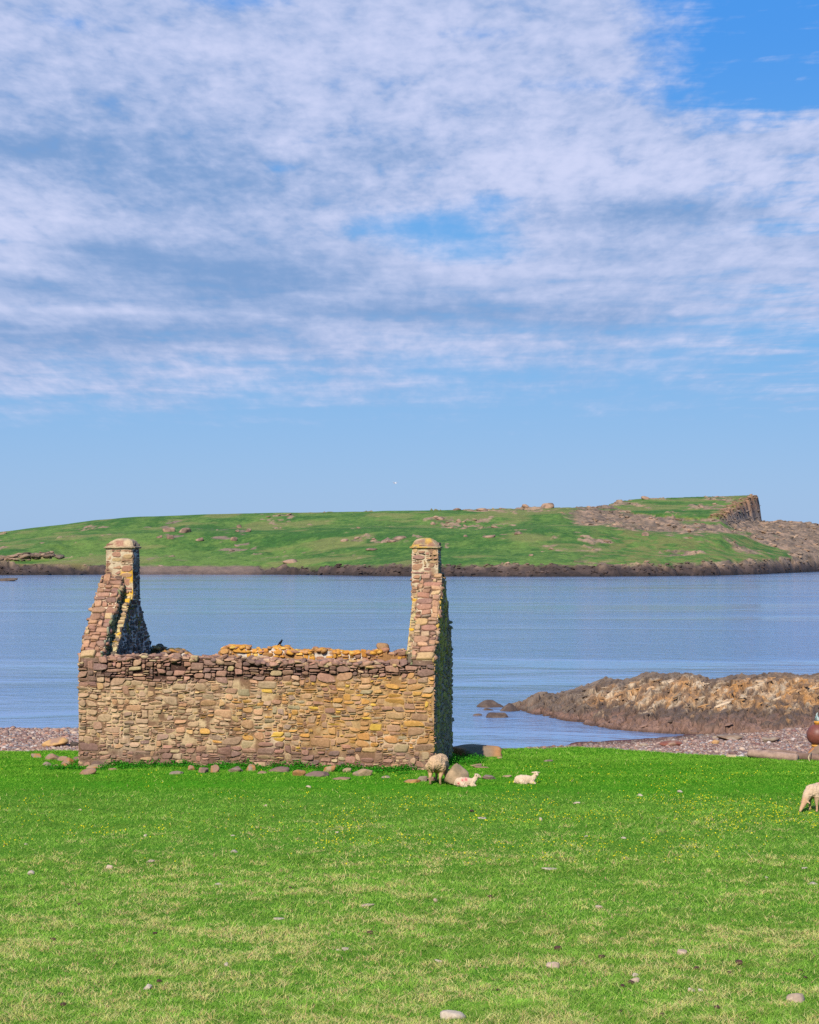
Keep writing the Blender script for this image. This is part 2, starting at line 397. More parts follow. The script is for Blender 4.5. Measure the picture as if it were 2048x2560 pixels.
# ------------------------------------------------------------------ grass blades and flowers
def straw_patch(x, y):
    return fbm(x * 0.5, y * 0.9, s=41, o=3) * 0.24 + fbm(x * 2.6, y * 2.6, s=43, o=3) * 0.36 + fbm(x * 8, y * 7, s=45, o=2) * 0.40
def cottage_uv(x, y):
    dx, dy = x - OX, y - OY
    return dx * math.cos(TH) - dy * math.sin(TH), dx * math.sin(TH) + dy * math.cos(TH)
TH = R(7.2); OX, OY, LEN, WID = -7.86, 41.06, 8.49, 4.2
def grass():
    rg = np.random.default_rng(9)
    bands = [(11.5, 16, 5200), (16, 21, 3500), (21, 27, 2000), (27, 34, 1150), (34, 50, 680)]
    VV, Q, T3, CC, off = [], [], [], [], 0
    for y0, y1, den in bands:
        hw = 0.245 * y1 + 5.5
        n = int(den * (y1 - y0) * 2 * hw)
        x = rg.uniform(-hw, hw, n); y = rg.uniform(y0, y1, n)
        u, v = cottage_uv(x, y)
        outer = np.abs(x) > 0.245 * y + 0.8
        k = (~outer | (rg.random(n) < 0.4)) & (y < edge(x) + 0.25) & ~((u > 0.02) & (u < LEN - 0.02) & (v > 0.02) & (v < WID))
        x, y, outer = x[k], y[k], outer[k]; n = len(x)
        z = ground(x, y)
        sp = straw_patch(x, y); lush = sst(34.3, 36.6, y + 0.35 * np.sin(x * 0.35) + 1.2 * (fbm(x * 0.4, y * 0.4, s=47) - 0.5))
        thr = interp(y, [11, 15, 19, 25, 30, 36], [0.500, 0.508, 0.524, 0.556, 0.605, 0.72])
        pst = sst(-0.05, 0.10, sp - thr) * 0.66 * (1 - lush) + 0.035 * (1 - 0.8 * lush)
        st = rg.random(n) < pst
        tall = 0.35 + 0.6 * fbm(x * 1.2, y * 1.2, s=51, o=2) + 0.9 * fbm(x * 5, y * 5, s=53, o=2)
        h = rg.uniform(0.014, 0.038, n) * tall * np.where(st, 1.25, 1.0) * interp(y, [12, 45], [1, 1.25])
        stalk = (rg.random(n) < 0.0035) & (y < 30); h = np.where(stalk, h * 2.4, h)
        w = rg.uniform(0.0035, 0.006, n) * interp(y, [12, 20, 34, 48], [1, 1.35, 2.3, 3.4]) * np.where(outer, 1.6, 1.0)
        a = rg.uniform(0, 6.283, n); lean = rg.uniform(0.5, 2.4, n) * np.where(st, 1.3, 1)
        la = a + rg.normal(0, 0.7, n) + 1.57
        dx, dy = np.cos(a) * w * 0.5, np.sin(a) * w * 0.5
        lx, ly = np.cos(la) * lean * h, np.sin(la) * lean * h
        B = np.stack([x, y, z - 0.006], 1)
        b0 = B + np.stack([-dx, -dy, 0 * x], 1); b1 = B + np.stack([dx, dy, 0 * x], 1)
        md = B + np.stack([lx * 0.35, ly * 0.35, h * 0.62], 1)
        tp = B + np.stack([lx, ly, h], 1)
        g0 = mix3(C(112, 170, 52), C(174, 212, 88), rg.random(n)); g0 = mix3(g0, C(156, 192, 92), (rg.random(n) < 0.16) * 0.9)
        gm = fbm(x * 0.9, y * 1.3, s=57, o=4); gt = fbm(x * 4.5, y * 3.6, s=59, o=3); g0 = g0 * (0.42 + 0.52 * gm + 0.64 * gt)[:, None]
        gl = mix3(C(104, 162, 44), C(154, 204, 70), rg.random(n)) * (0.55 + 0.4 * gm + 0.5 * gt)[:, None]
        g0 = mix3(g0, gl, np.clip(lush + 0.25 * sst(26, 34, y), 0, 1))
        sc = mix3(C(222, 220, 112), C(246, 238, 162), rg.random(n)); sc = mix3(sc, C(226, 180, 138), (rg.random(n) < 0.18) * 1.0)
        c = np.where(st[:, None], sc, g0) * 1.12
        if y1 <= 27:
            m0 = md + np.stack([-dx * .7, -dy * .7, 0 * x], 1); m1 = md + np.stack([dx * .7, dy * .7, 0 * x], 1)
            V = np.stack([b0, b1, m1, m0, tp], 1).reshape(-1, 3); i = off + np.arange(n) * 5
            Q.append(np.stack([i, i + 1, i + 2, i + 3], 1)); T3.append(np.stack([i + 3, i + 2, i + 4], 1)); CC.append(np.repeat(c, 5, 0))
        else:
            V = np.stack([b0, b1, tp], 1).reshape(-1, 3); i = off + np.arange(n) * 3
            T3.append(np.stack([i, i + 1, i + 2], 1)); CC.append(np.repeat(c, 3, 0))
        VV.append(V); off += len(V)
    o = mesh('grass', np.concatenate(VV), [np.concatenate(Q), np.concatenate(T3)], M['grass'], None, np.concatenate(CC), smooth=False)
    tag(o, 'short grazed green grass with straw coloured patches', 'grass', kind='stuff')
grass()
def flowers():
    rg = np.random.default_rng(13)
    n = 23000; py = rg.uniform(1900, 2230, n); px = rg.uniform(-560, 2620, n)
    d = (CAMZ - 0.05) * FPX / (py - HY); x = (px - 1024) / FPX * d; y = d
    dn = fbm(x * 0.9, y * 0.7, s=61, o=3) + 0.10 * (px - 900) / 1200
    band = interp(py, [1900, 1960, 2000, 2090, 2150, 2220], [0.10, 0.30, 1, 1, 0.6, 0.0])
    band = np.where(px > 1250, np.maximum(band, interp(py, [1900, 1930, 2100, 2200], [0.35, 0.7, 1, 0.0])), band)
    u, v = cottage_uv(x, y)
    k = (rg.random(n) < band * sst(0.46, 0.72, dn) * 0.62 * interp(px, [0, 700, 1200], [0.45, 0.7, 1]) + 0.04 * band) & ((v < -0.8) | (u > LEN + 1)) & (y < edge(x) - 0.5)
    x, y = x[k], y[k]; n = len(x); z = ground(x, y) + rg.uniform(0.03, 0.07, n)
    r = rg.uniform(0.006, 0.0135, n); V, F, c = [], [], []
    ang = np.arange(5) * 2 * math.pi / 5
    ring = np.stack([np.cos(ang), np.sin(ang)], 1)
    V = np.zeros((n, 6, 3))
    V[:, :5, 0] = x[:, None] + ring[None, :, 0] * r[:, None]; V[:, :5, 1] = y[:, None] + ring[None, :, 1] * r[:, None] * 0.8
    V[:, :5, 2] = z[:, None] + ring[None, :, 1] * r[:, None] * rg.uniform(0.2, 1.0, (n, 1)) + 0.004; V[:, 5] = np.stack([x, y, z - 0.003], 1)
    F = np.stack([np.stack([np.full(5, 5), np.arange(5), (np.arange(5) + 1) % 5], 1)] * n) + (np.arange(n) * 6)[:, None, None]
    cc = np.repeat(np.tile(C(240, 228, 50, 1.45), (n, 1)) * rg.uniform(0.7, 1.1, (n, 1)), 6, 0)
    o = mesh('buttercups', V.reshape(-1, 3), [F.reshape(-1, 3)], M['grass'], None, cc, smooth=False)
    tag(o, 'small yellow wild flowers scattered through the grass', 'flowers', kind='stuff')
flowers()

# ------------------------------------------------------------------ rubble masonry
def pack(w, h, rg, sizes, cs=0.02):
    """stones laid one on another from the bottom up on a skyline of columns"""
    nc = int(round(w / cs)); sk = np.zeros(nc); out = []
    guard = 0
    while sk.min() < h and guard < 20000:
        guard += 1
        i = int(np.argmin(sk)); m = sk[i]; j = i
        while j < nc and sk[j] < m + 0.016: j += 1
        k = i
        while k > 0 and sk[k - 1] < m + 0.016: k -= 1
        run = j - k
        (wa, wb), (ha, hb), _ = sizes[rg.choice(len(sizes), p=[s[2] for s in sizes])]
        sw = rg.uniform(wa, wb); sh = rg.uniform(ha, hb)
        c = max(2, int(round(sw / cs)))
        if c > run - 3: c = run
        if run * cs < 0.07: sh = min(sh, 0.06)
        elif c * cs < 0.6 * sh: sh = max(0.035, c * cs * 0.9)
        base = sk[k:k + c].max()
        top = base + sh
        nb = [sk[q] for q in (k - 1, k + c) if 0 <= q < nc]
        for q in nb:
            if abs(q - top) < 0.028: top = q
        k0 = k if rg.random() < 0.5 else j - c
        base = sk[k0:k0 + c].max(); top = max(top, base + 0.02)
        out.append((k0 * cs, base, c * cs, top - base)); sk[k0:k0 + c] = top
    return out
WALLR = [((.30, .50), (.13, .22), .05), ((.16, .32), (.08, .15), .27), ((.09, .24), (.035, .08), .42), ((.05, .16), (.02, .04), .26)]
RUBBLE = [((.30, .50), (.15, .25), .10), ((.18, .34), (.09, .17), .34), ((.10, .22), (.045, .10), .36), ((.06, .16), (.025, .05), .20)]
FLAT = [((.26, .48), (.08, .15), .3), ((.16, .32), (.05, .10), .45), ((.08, .2), (.03, .06), .25)]
def skin(A, fmap, w, h, seed, sizes, inside, stonecol, mortarcol, gap=0.012, prot=(0.012, 0.04), mort=0.0, mres=0.035, warp=0.03, keep=0.97, wob=0.10):
    rg = np.random.default_rng(seed)
    # mortar bed
    ns, nt = max(2, int(w / mres)), max(2, int(h / mres))
    gs, gt = np.meshgrid(np.linspace(0, w, ns), np.linspace(0, h, nt), indexing='ij')
    dn = (fbm(gs * 9 + seed, gt * 9, s=seed) - 0.5) * 0.035 - 0.008 + (mort(gs, gt) if callable(mort) else mort)
    V = fmap(gs, gt, dn).reshape(-1, 3); F = grid_faces(ns, nt)
    ctr = [(gs.ravel()[f].mean(), gt.ravel()[f].mean()) for f in F]
    ok = np.array([inside(a, b) for a, b in ctr]); F = F[ok]
    A.add(V, F.tolist(), mortarcol(gs.ravel(), gt.ravel(), rg))
    for (s0, t0, sw, sh) in pack(w, h, rg, sizes):
        cs_, ct_ = s0 + sw / 2, t0 + sh / 2
        if not inside(cs_, ct_): continue
        if rg.random() > keep: continue
        a, b = max(0.006, sw / 2 - gap * rg.uniform(.3, 1.2)), max(0.005, sh / 2 - gap * rg.uniform(.3, 1.2))
        n = 10 if max(sw, sh) < 0.12 else 16
        th = (np.arange(n) + rg.uniform(0, 1)) / n * 2 * math.pi
        p = rg.choice([2.6, 3.5, 5.0, 8.0], p=[.22, .3, .3, .18])
        c, s_ = np.cos(th), np.sin(th)
        ox = np.sign(c) * np.abs(c) ** (2 / p); oy = np.sign(s_) * np.abs(s_) ** (2 / p)
        jr = 1 + rg.normal(0, 0.045, n); ox, oy = ox * jr, oy * jr
        ox = ox + rg.normal(0, wob) * oy; oy = oy * (1 + rg.normal(0, wob) * ox) + rg.normal(0, wob * 0.6) * ox
        pr = rg.uniform(*prot) * (0.7 if max(sw, sh) < .1 else 1.0)
        tx, ty = rg.normal(0, 0.012, 2)
        rings = [(1.02, -0.035), (1.0, pr * 0.45), (0.93, pr * 0.85), (0.70, pr), (0.36, pr * 1.05)]
        S, T, Nn = [], [], []
        for (k, nn) in rings:
            S.append(cs_ + ox * a * k); T.append(ct_ + oy * b * k)
            Nn.append(np.full(n, nn) + (tx * ox + ty * oy + rg.normal(0, 0.0025, n)) * k * (nn > 0))
        S.append([cs_]); T.append([ct_]); Nn.append([pr * 1.06])
        S, T, Nn = np.concatenate(S), np.concatenate(T), np.concatenate(Nn)
        S = S + warp * (fbm(S * 1.7, T * 1.7, s=seed + 7, o=2) - 0.5) * 2; T = T + warp * (fbm(S * 1.3 + 9, T * 2.2, s=seed + 8, o=2) - 0.5) * 2
        V = fmap(S, T, Nn)
        F = []
        for q in range(len(rings) - 1):
            for e in range(n): F.append([q * n + e, q * n + (e + 1) % n, (q + 1) * n + (e + 1) % n, (q + 1) * n + e])
        q = (len(rings) - 1) * n
        for e in range(n): F.append([q + e, q + (e + 1) % n, q + n])
        A.add(V, F, stonecol(cs_, ct_, max(sw, sh), rg))
def solid(A, pts, u0, u1, col):
    """prism of an outline in (v,z) between two u"""
    n = len(pts)
    V = [(u0, v, z) for v, z in pts] + [(u1, v, z) for v, z in pts]
    F = [list(range(n))[::-1], list(range(n, 2 * n))] + [[i, (i + 1) % n, n + (i + 1) % n, n + i] for i in range(n)]
    A.add(V, F, col)
def boxv(A, a, b, col):
    x0, y0, z0 = a; x1, y1, z1 = b
    V = [(x, y, z) for x in (x0, x1) for y in (y0, y1) for z in (z0, z1)]
    A.add(V, [[0, 1, 3, 2], [4, 6, 7, 5], [0, 4, 5, 1], [2, 3, 7, 6], [0, 2, 6, 4], [1, 5, 7, 3]], col)
def loose(A, rg, u, v, z, dims, col, tilt=0.25, level=2):
    V, F = rock(int(rg.integers(1e6)), dims, level, 15, 0.05, (rg.normal(0, tilt), rg.normal(0, tilt), rg.normal(0, 0.5)), soft=38)
    A.add(V + np.array([u, v, z]), F, col)
def pick(rg, pal, jit=0.13):
    cols, pr = zip(*pal); pr = np.array(pr) / sum(pr)
    return cols[rg.choice(len(cols), p=pr)] * rg.uniform(1 - jit, 1 + jit) * (1 + rg.normal(0, 0.025, 3))
PURPLE = [(C(172, 132, 112), 4), (C(156, 122, 106), 4), (C(188, 144, 120), 3), (C(196, 160, 126), 1.4), (C(140, 112, 102), 2), (C(196, 170, 130), 1)]
BEIGE = [(C(200, 166, 132), 5), (C(186, 154, 124), 4), (C(202, 158, 120), 2.5), (C(176, 138, 112), 1.6), (C(206, 168, 116), 1.0), (C(168, 140, 118), 1.5)]
GOLD = [(C(210, 156, 86), 3.5), (C(204, 154, 100), 4), (C(192, 148, 108), 4), (C(184, 144, 114), 2.5), (C(226, 180, 84), 1.1), (C(172, 130, 102), 2), (C(168, 150, 116), 1.2)]
RED = [(C(188, 142, 114), 4), (C(174, 130, 108), 4), (C(198, 152, 118), 2), (C(158, 120, 104), 2), (C(206, 172, 128), 1)]
DARK = [(C(130, 112, 100), 4), (C(108, 94, 88), 4), (C(150, 130, 112), 2), (C(150, 142, 90), 0.7), (C(96, 84, 80), 2)]
SHADE_WARMED = [(C(180, 150, 126), 4), (C(184, 160, 100), 1.5), (C(156, 130, 114), 4), (C(200, 172, 90), 0.8), (C(190, 156, 130), 3)]  # lichened stone, warmed to counter the green-blue light on the shaded gable
ORANGE = [(C(226, 164, 72), 5), (C(214, 148, 70), 4), (C(198, 146, 92), 2.5), (C(232, 184, 96), 2), (C(176, 128, 100), 1.4)]

cottage = empty('ruined_cottage', (OX, OY, 0), -TH)
tag(cottage, 'roofless ruined stone cottage with two gable chimneys on the green shore', 'ruin')
def px_u(px, v):
    """u on the cottage at depth v under photo column px"""
    k = (px - 1024) / FPX
    # OX + u cos + v sin = k (OY - u sin + v cos)
    return (k * (OY + v * math.cos(TH)) - OX - v * math.sin(TH)) / (math.cos(TH) + k * math.sin(TH))
def front_wall():
    A = Acc(); zb = -0.25; rg = np.random.default_rng(71)
    topu = [px_u(q, 0) for q in (197, 260, 370, 460, 540, 700, 940, 1085)]; topz = [2.56, 2.58, 2.60, 2.58, 2.57, 2.52, 2.49, 2.5]
    top = lambda u: float(np.interp(u, topu, topz))
    f = lambda s, t, n: np.stack([s, -n, t + zb], -1)
    def zone(u, z):
        dry = sst(1.98, 2.14, z + 0.16 * (float(vnoise(u * 1.1, 3.0, s=5)) - 0.5) - 0.028 * (u - 4))
        gold = sst(3.0, 5.6, u + 1.4 * (float(vnoise(u * 0.8, z * 1.4, s=6)) - 0.5)) * sst(0.25, 0.6, z) * (1 - sst(1.75, 2.1, z - 0.10 * (u - 5)))
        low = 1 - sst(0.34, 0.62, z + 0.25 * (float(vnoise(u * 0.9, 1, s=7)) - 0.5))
        return dry, gold, low
    def scol(s, t, sz, rg):
        u, z = s, t + zb; dry, gold, low = zone(u, z); r = rg.random()
        if r < dry: return pick(rg, PURPLE)
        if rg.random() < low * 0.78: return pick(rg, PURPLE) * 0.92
        return pick(rg, GOLD if rg.random() < gold * 0.9 else BEIGE)
    def mcol(s, t, rg):
        z = t + zb; u = s
        n = fbm(u * 5, z * 5, s=77); n2 = fbm(u * 1.1, z * 1.6, s=78)
        c = mix3(C(138, 106, 82), C(210, 180, 140), sst(0.38, 0.60, n))
        c = mix3(c, C(196, 150, 92), sst(3.4, 6.5, u) * 0.6)
        c = mix3(c, C(226, 200, 170), sst(0.60, 0.7, n2) * 0.6)
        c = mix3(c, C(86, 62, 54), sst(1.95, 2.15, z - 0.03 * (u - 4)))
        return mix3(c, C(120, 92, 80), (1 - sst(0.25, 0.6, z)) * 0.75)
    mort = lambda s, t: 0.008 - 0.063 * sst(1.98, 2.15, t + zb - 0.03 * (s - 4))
    skin(A, f, LEN, 2.62 - zb, 3, WALLR, lambda s, t: t + zb < top(s) - 0.02, scol, mcol, mort=mort, prot=(0.010, 0.036), warp=0.05, keep=0.94, wob=0.15, gap=0.014)
    solid(A, [(0.07, zb), (0.55, zb), (0.55, 2.44), (0.07, 2.44)], 0.05, LEN - 0.05, C(110, 84, 72))
    for k in range(360):
        u = rg.uniform(0.62, LEN - 0.72); v = rg.uniform(0.0, 0.5); z = top(u) - 0.05 + rg.normal(0, 0.022) - 0.02 * (v < .1)
        L_ = rg.uniform(0.12, 0.34); loose(A, rg, u, v, z, (L_, rg.uniform(.12, .24), rg.uniform(.06, .15)), pick(rg, PURPLE if rg.random() < 0.92 else BEIGE), 0.28)
    A.build('front_wall', M['stone'], cottage)
front_wall()
def back_wall():
    A = Acc(); rg = np.random.default_rng(73); v0, v1 = 3.62, 4.2
    pxs = [300, 376, 401, 403, 445, 462, 471, 541, 546, 565, 608, 620, 673, 675, 715, 719, 778, 784, 805, 833, 939, 943, 965, 971, 991, 1010, 1100]
    pys = [1622, 1615, 1617, 1625, 1624, 1631, 1643, 1641, 1627, 1613, 1613, 1623, 1623, 1615, 1616, 1625, 1625, 1618, 1620, 1626, 1628, 1622, 1622, 1633, 1624, 1627, 1630]
    us = [px_u(q, v0) for q in pxs]; zs = [CAMZ - (p - HY) / FPX * (OY + 3.65 - 0.125 * u) for p, u in zip(pys, us)]
    top = lambda u: float(np.interp(u, us, zs)); zb = -0.2
    f = lambda s, t, n: np.stack([s + 0.5, v0 - n, t + 1.5], -1)
    def scol(s, t, sz, rg):
        u = s + 0.5
        if u < px_u(470, v0): return pick(rg, [(C(110, 100, 66), 2), (C(190, 140, 80), 2), (C(140, 112, 92), 2)])
        right = sst(px_u(860, v0), px_u(960, v0), u)
        return pick(rg, RED if rg.random() < right * 0.55 else ORANGE)
    def mcol(s, t, rg):
        n = fbm(s * 2.2, t * 3.5, s=83)
        return mix3(C(176, 130, 84), C(226, 212, 196), sst(0.50, 0.58, n))
    skin(A, f, LEN - 1.0, 1.25, 9, RUBBLE, lambda s, t: t + 1.5 < top(s + 0.5) - 0.03, scol, mcol, keep=0.86, prot=(0.01, 0.05))
    f2 = lambda s, t, n: np.stack([LEN - 0.5 - s, v1 + n, t + zb], -1)
    skin(A, f2, LEN - 1.0, 2.4, 19, RUBBLE, lambda s, t: t + zb < top(LEN - 0.5 - s) - 0.05, lambda s, t, z, rg: pick(rg, BEIGE), mcol)
    n = 60; uu = np.linspace(0.5, LEN - 0.5, n)
    for a, b in zip(uu[:-1], uu[1:]):
        boxv(A, (a, v0 + 0.06, zb), (b, v1 - 0.06, min(top(a), top(b)) - 0.12), C(150, 112, 80))
    for k in range(330):
        u = rg.uniform(0.78, LEN - 0.75); v = rg.uniform(v0 - 0.0, v1 - 0.05); z = top(u) - 0.055 + rg.normal(0, 0.012)
        loose(A, rg, u, v, z, (rg.uniform(.12, .28), rg.uniform(.14, .26), rg.uniform(.08, .15)), scol(u - 0.5, 0, 0, rg), 0.14)
    u = px_u(953, v0)
    V, F = rock(5, (0.30, 0.26, 0.30), 3, 6, 0.04, (0.1, 0.05, 0.3), soft=26); A.add(V + np.array([u, v0 + 0.2, top(u) + 0.0]), F, C(176, 138, 100))
    A.build('back_wall', M['stone'], cottage)
    return top
back_top = back_wall()

EZ, CZ, C0, C1 = 2.55, 4.47, 1.80, 2.42            # eaves height, chimney foot, chimney front and back
OUT = [(0.02, -0.25), (0.02, EZ - 0.03), (C0, CZ), (C1, CZ), (WID - 0.02, EZ - 0.03), (WID - 0.02, -0.25)]
def roofz(v):
    return np.interp(v, [0, C0, C1, WID], [EZ, CZ, CZ, EZ])
def gable(left):
    t1 = 0.56 if left else 0.535; t2 = 0.19 if left else 0.175
    W_ = lambda u: u if left else LEN - u                                    # u measured inwards from the outer face
    A = Acc(); rg = np.random.default_rng(91 + left)
    solid(A, OUT if left else OUT[::-1], *( (0.04, t1 - 0.03) if left else (LEN - 0.04, LEN - t1 + 0.03)), C(130, 104, 88))
    sl = math.hypot(C0, CZ - EZ); cv, cz = C0 / sl, (CZ - EZ) / sl
    mcream = lambda s, t, rg: mix3(C(170, 138, 108), C(222, 200, 168), sst(0.36, 0.6, fbm(s * 6, t * 6, s=95 + left)))
    # sloping front edge
    fs = lambda s, t, n: np.stack([W_(s) + 0 * t, t * cv - n * cz, EZ + t * cz + n * cv], -1)
    def scol(s, t, sz, rg): return pick(rg, RED if left else (RED if rg.random() < 0.55 else BEIGE))
    skin(A, fs, t1, sl, 101 + left, [((.28, .50), (.12, .22), .42), ((.16, .3), (.08, .15), .38), ((.08, .18), (.04, .07), .2)], lambda s, t: True, scol, mcream, mort=lambda s, t: -0.03 * (1 - sst(1.1, 1.6, t)), prot=(0.02, 0.055), gap=0.011, warp=0.012)
    # stepped stones keep the edge ragged
    for k in range(26):
        t = rg.uniform(0.02, sl * 0.92); s = rg.choice([0.02, t1 - 0.03]); q = fs(np.array(s), np.array(t), np.array(0.0))
        loose(A, rg, q[0], q[1] + 0.08, q[2] - 0.06, (0.16, 0.26, rg.uniform(.10, .2)), scol(0, 0, 0, rg), 0.05)
    # rear slope
    fb = lambda s, t, n: np.stack([W_(s) + 0 * t, WID - t * cv + n * cz, EZ + t * cz + n * cv], -1)
    skin(A, fb, t1, sl, 111 + left, FLAT, lambda s, t: True, scol, mcream, warp=0.012)
    for k in range(30):
        t = rg.uniform(0.0, sl * 0.95); q = fb(np.array(rg.uniform(0, t1)), np.array(t), np.array(0.0))
        loose(A, rg, q[0], q[1] - 0.06, q[2] - 0.02, (0.22, 0.28, rg.uniform(.10, .2)), pick(rg, SHADE_WARMED), 0.15)
    # outer face
    zb = -0.25
    fo = lambda s, t, n: np.stack([W_(-n) + 0 * s, s, t + zb], -1)
    ins = lambda s, t: t + zb < roofz(s) - 0.03
    def ocol(s, t, sz, rg):
        if left: return pick(rg, BEIGE)
        k = float(sst(0.58, 0.70, fbm(np.array(s * 4.0), np.array(t * 0.7), s=122)))
        return (pick(rg, SHADE_WARMED) * (1 - 0.75 * k) + C(214, 184, 80) * 0.75 * k) * np.array([1.25, 1.08, 1.0])  # reddened and raised to offset green bounce light on the shaded face
    def om(s, t, rg):
        c = mix3(C(124, 104, 92), C(186, 164, 142), sst(0.4, 0.62, fbm(s * 5, t * 5, s=121)))
        return mix3(c, C(140, 130, 50), sst(0.60, 0.70, fbm(s * 6, t * 1.3, s=122)) * 0.6)
    skin(A, fo, WID, CZ - zb, 121 + left, RUBBLE, ins, ocol, om, prot=(0.008, 0.03), gap=0.016)
    g = A.build('gable_wall', M['stone'], cottage)
    # lower inner leaf that carried the roof
    B = Acc(); dz = 0.5; va, vb = 0.56, 3.6
    inz = lambda v: roofz(v) - dz
    pl = [(va, -0.2), (va, inz(va)), (C0, CZ - dz), (C1, CZ - dz), (vb, inz(vb)), (vb, -0.2)]
    solid(B, pl if left else pl[::-1], *((t1 - 0.04, t1 + t2 - 0.03) if left else (LEN - t1 + 0.04, LEN - t1 - t2 + 0.03)), C(120, 108, 92))
    fl = lambda s, t, n: np.stack([W_(t1 + s) + 0 * t, va + t * cv - n * cz, inz(va) + t * cz + n * cv], -1)
    lw = (C0 - va) / cv
    lc = lambda s, t, sz, rg: pick(rg, [(C(214, 190, 140), 3), (C(222, 172, 60), 1.6 if t > lw * .45 else 0.4), (C(190, 160, 120), 2)])
    skin(B, fl, t2, lw, 131 + left, FLAT, lambda s, t: True, lc, lambda s, t, rg: mix3(C(206, 184, 146), C(224, 184, 84), sst(0.45, 0.6, fbm(s * 3, t * 2.2, s=133)) * 0.7), prot=(0.006, 0.02), warp=0.008)
    fi = lambda s, t, n: np.stack([W_(t1 + t2 + n) + 0 * s, va + s, t - 0.2], -1)
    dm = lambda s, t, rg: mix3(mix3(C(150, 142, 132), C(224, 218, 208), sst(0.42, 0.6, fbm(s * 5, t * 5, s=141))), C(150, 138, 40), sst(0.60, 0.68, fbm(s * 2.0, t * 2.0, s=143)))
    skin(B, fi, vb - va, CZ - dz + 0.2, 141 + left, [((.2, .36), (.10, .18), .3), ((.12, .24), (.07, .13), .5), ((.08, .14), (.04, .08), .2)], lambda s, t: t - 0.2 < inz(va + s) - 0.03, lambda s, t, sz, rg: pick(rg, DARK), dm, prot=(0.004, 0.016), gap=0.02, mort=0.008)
    # inner side of the upstanding outer leaf
    fp = lambda s, t, n: np.stack([W_(t1 - 0.0 + n) + 0 * s, s, t + 2.4], -1)
    skin(B, fp, WID, CZ - 2.4, 151 + left, RUBBLE, lambda s, t: inz(s) - 0.05 < t + 2.4 < roofz(s) - 0.03, lambda s, t, sz, rg: pick(rg, [(C(140, 142, 104), 3), (C(170, 164, 140), 3), (C(112, 110, 84), 2)]), lambda s, t, rg: mix3(C(170, 168, 140), C(110, 122, 80), sst(0.4, 0.6, fbm(s * 4, t * 4, s=153))), prot=(0.004, 0.02))
    B.build('roof_ledge', M['stone'], g)
    # chimney
    D = Acc(); w0, w1 = (0.10, 0.80) if left else (0.09, 0.745); zc0, zc1 = 3.86, 5.15; cw = w1 - w0; cd = C1 - C0
    boxv(D, (min(W_(w0), W_(w1)) + 0.04, C0 + 0.04, zc0), (max(W_(w0), W_(w1)) - 0.04, C1 - 0.04, zc1), C(150, 124, 100))
    tp = lambda t: 1 - 0.03 * t
    um = (w0 + w1) / 2; vm = (C0 + C1) / 2
    ff = lambda s, t, n: np.stack([W_(um + (s - cw / 2) * tp(t)), vm - (cd / 2) * tp(t) - n, zc0 + t], -1)
    fk = lambda s, t, n: np.stack([W_(um + (s - cw / 2) * tp(t)), vm + (cd / 2) * tp(t) + n, zc0 + t], -1)
    fin = lambda s, t, n: np.stack([W_(um + (cw / 2) * tp(t) + n), vm + (s - cd / 2) * tp(t), zc0 + t], -1)
    fou = lambda s, t, n: np.stack([W_(um - (cw / 2) * tp(t) - n), vm + (s - cd / 2) * tp(t), zc0 + t], -1)
    hh = zc1 - zc0
    CS = [((.26, .46), (.11, .20), .28), ((.16, .34), (.06, .12), .46), ((.08, .2), (.03, .055), .26)]
    def ccol(s, t, sz, rg):
        if left and s > 0.36 and t < 0.85 and rg.random() < 0.4: return pick(rg, [(C(226, 176, 56), 3), (C(210, 180, 110), 2)])
        return pick(rg, RED)
    def cm(s, t, rg):
        c = mcream(s, t, rg)
        return mix3(c, C(228, 176, 52), sst(0.5, 0.58, fbm(s * 4, t * 3, s=163)) * sst(0.34, 0.42, s) * (1 - sst(0.6, 0.9, t))) if left else c
    kw = dict(prot=(0.002, 0.02), mort=0.008, warp=0.012, gap=0.016)
    skin(D, ff, cw, hh, 161 + left, CS, lambda s, t: True, ccol, cm, **kw)
    skin(D, fk, cw, hh, 171 + left, CS, lambda s, t: True, ccol, mcream, **kw)
    dk = lambda s, t, sz, rg: pick(rg, DARK if left else SHADE_WARMED)
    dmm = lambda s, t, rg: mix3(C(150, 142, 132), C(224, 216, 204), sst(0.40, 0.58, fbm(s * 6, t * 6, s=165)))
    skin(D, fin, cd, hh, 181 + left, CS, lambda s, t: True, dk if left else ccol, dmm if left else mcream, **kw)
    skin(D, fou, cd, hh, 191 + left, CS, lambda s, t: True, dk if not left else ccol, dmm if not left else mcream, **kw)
    ch = D.build('chimney', M['stone'], cottage)
    # weathered coping: thin drip slab and a bevelled cap
    K = Acc(); nseg = 40
    cu, hx, hv = W_(um), cw / 2 * 0.965, cd / 2 * 0.965
    prof = [(0.035, 5.135), (0.055, 5.15), (0.058, 5.178), (0.012, 5.192), (0.008, 5.205), (-0.012, 5.25), (-0.045, 5.315), (-0.10, 5.365), (-0.18, 5.383)]
    rows = []
    for k, (d, z) in enumerate(prof):
        a = (np.arange(nseg) + 0.5) / nseg * 2 * math.pi; c, s_ = np.cos(a), np.sin(a); m = np.maximum(np.abs(c), np.abs(s_)); m = m ** (1.0 if k < 7 else 0.93)
        q = np.stack([cu + c / m * (hx + d), vm + s_ / m * (hv + d), np.full(nseg, z)], 1)
        q += (fbm(q[:, 0] * 7, q[:, 1] * 7, q[:, 2] * 7, s=201)[:, None] - 0.5) * np.array([0.03, 0.03, 0.03 if k else 0.0])
        outw = np.clip(-(q[:, 0] - cu) * (1 if left else -1) / hx, 0, 1); q[:, 0] += outw * max(0.0, -d) * (1.3 if k < 8 else 0.4) * (1 if left else -1)
        rows.append(q)
    V = np.concatenate(rows + [np.array([[cu, vm, 5.396]])]); F = []
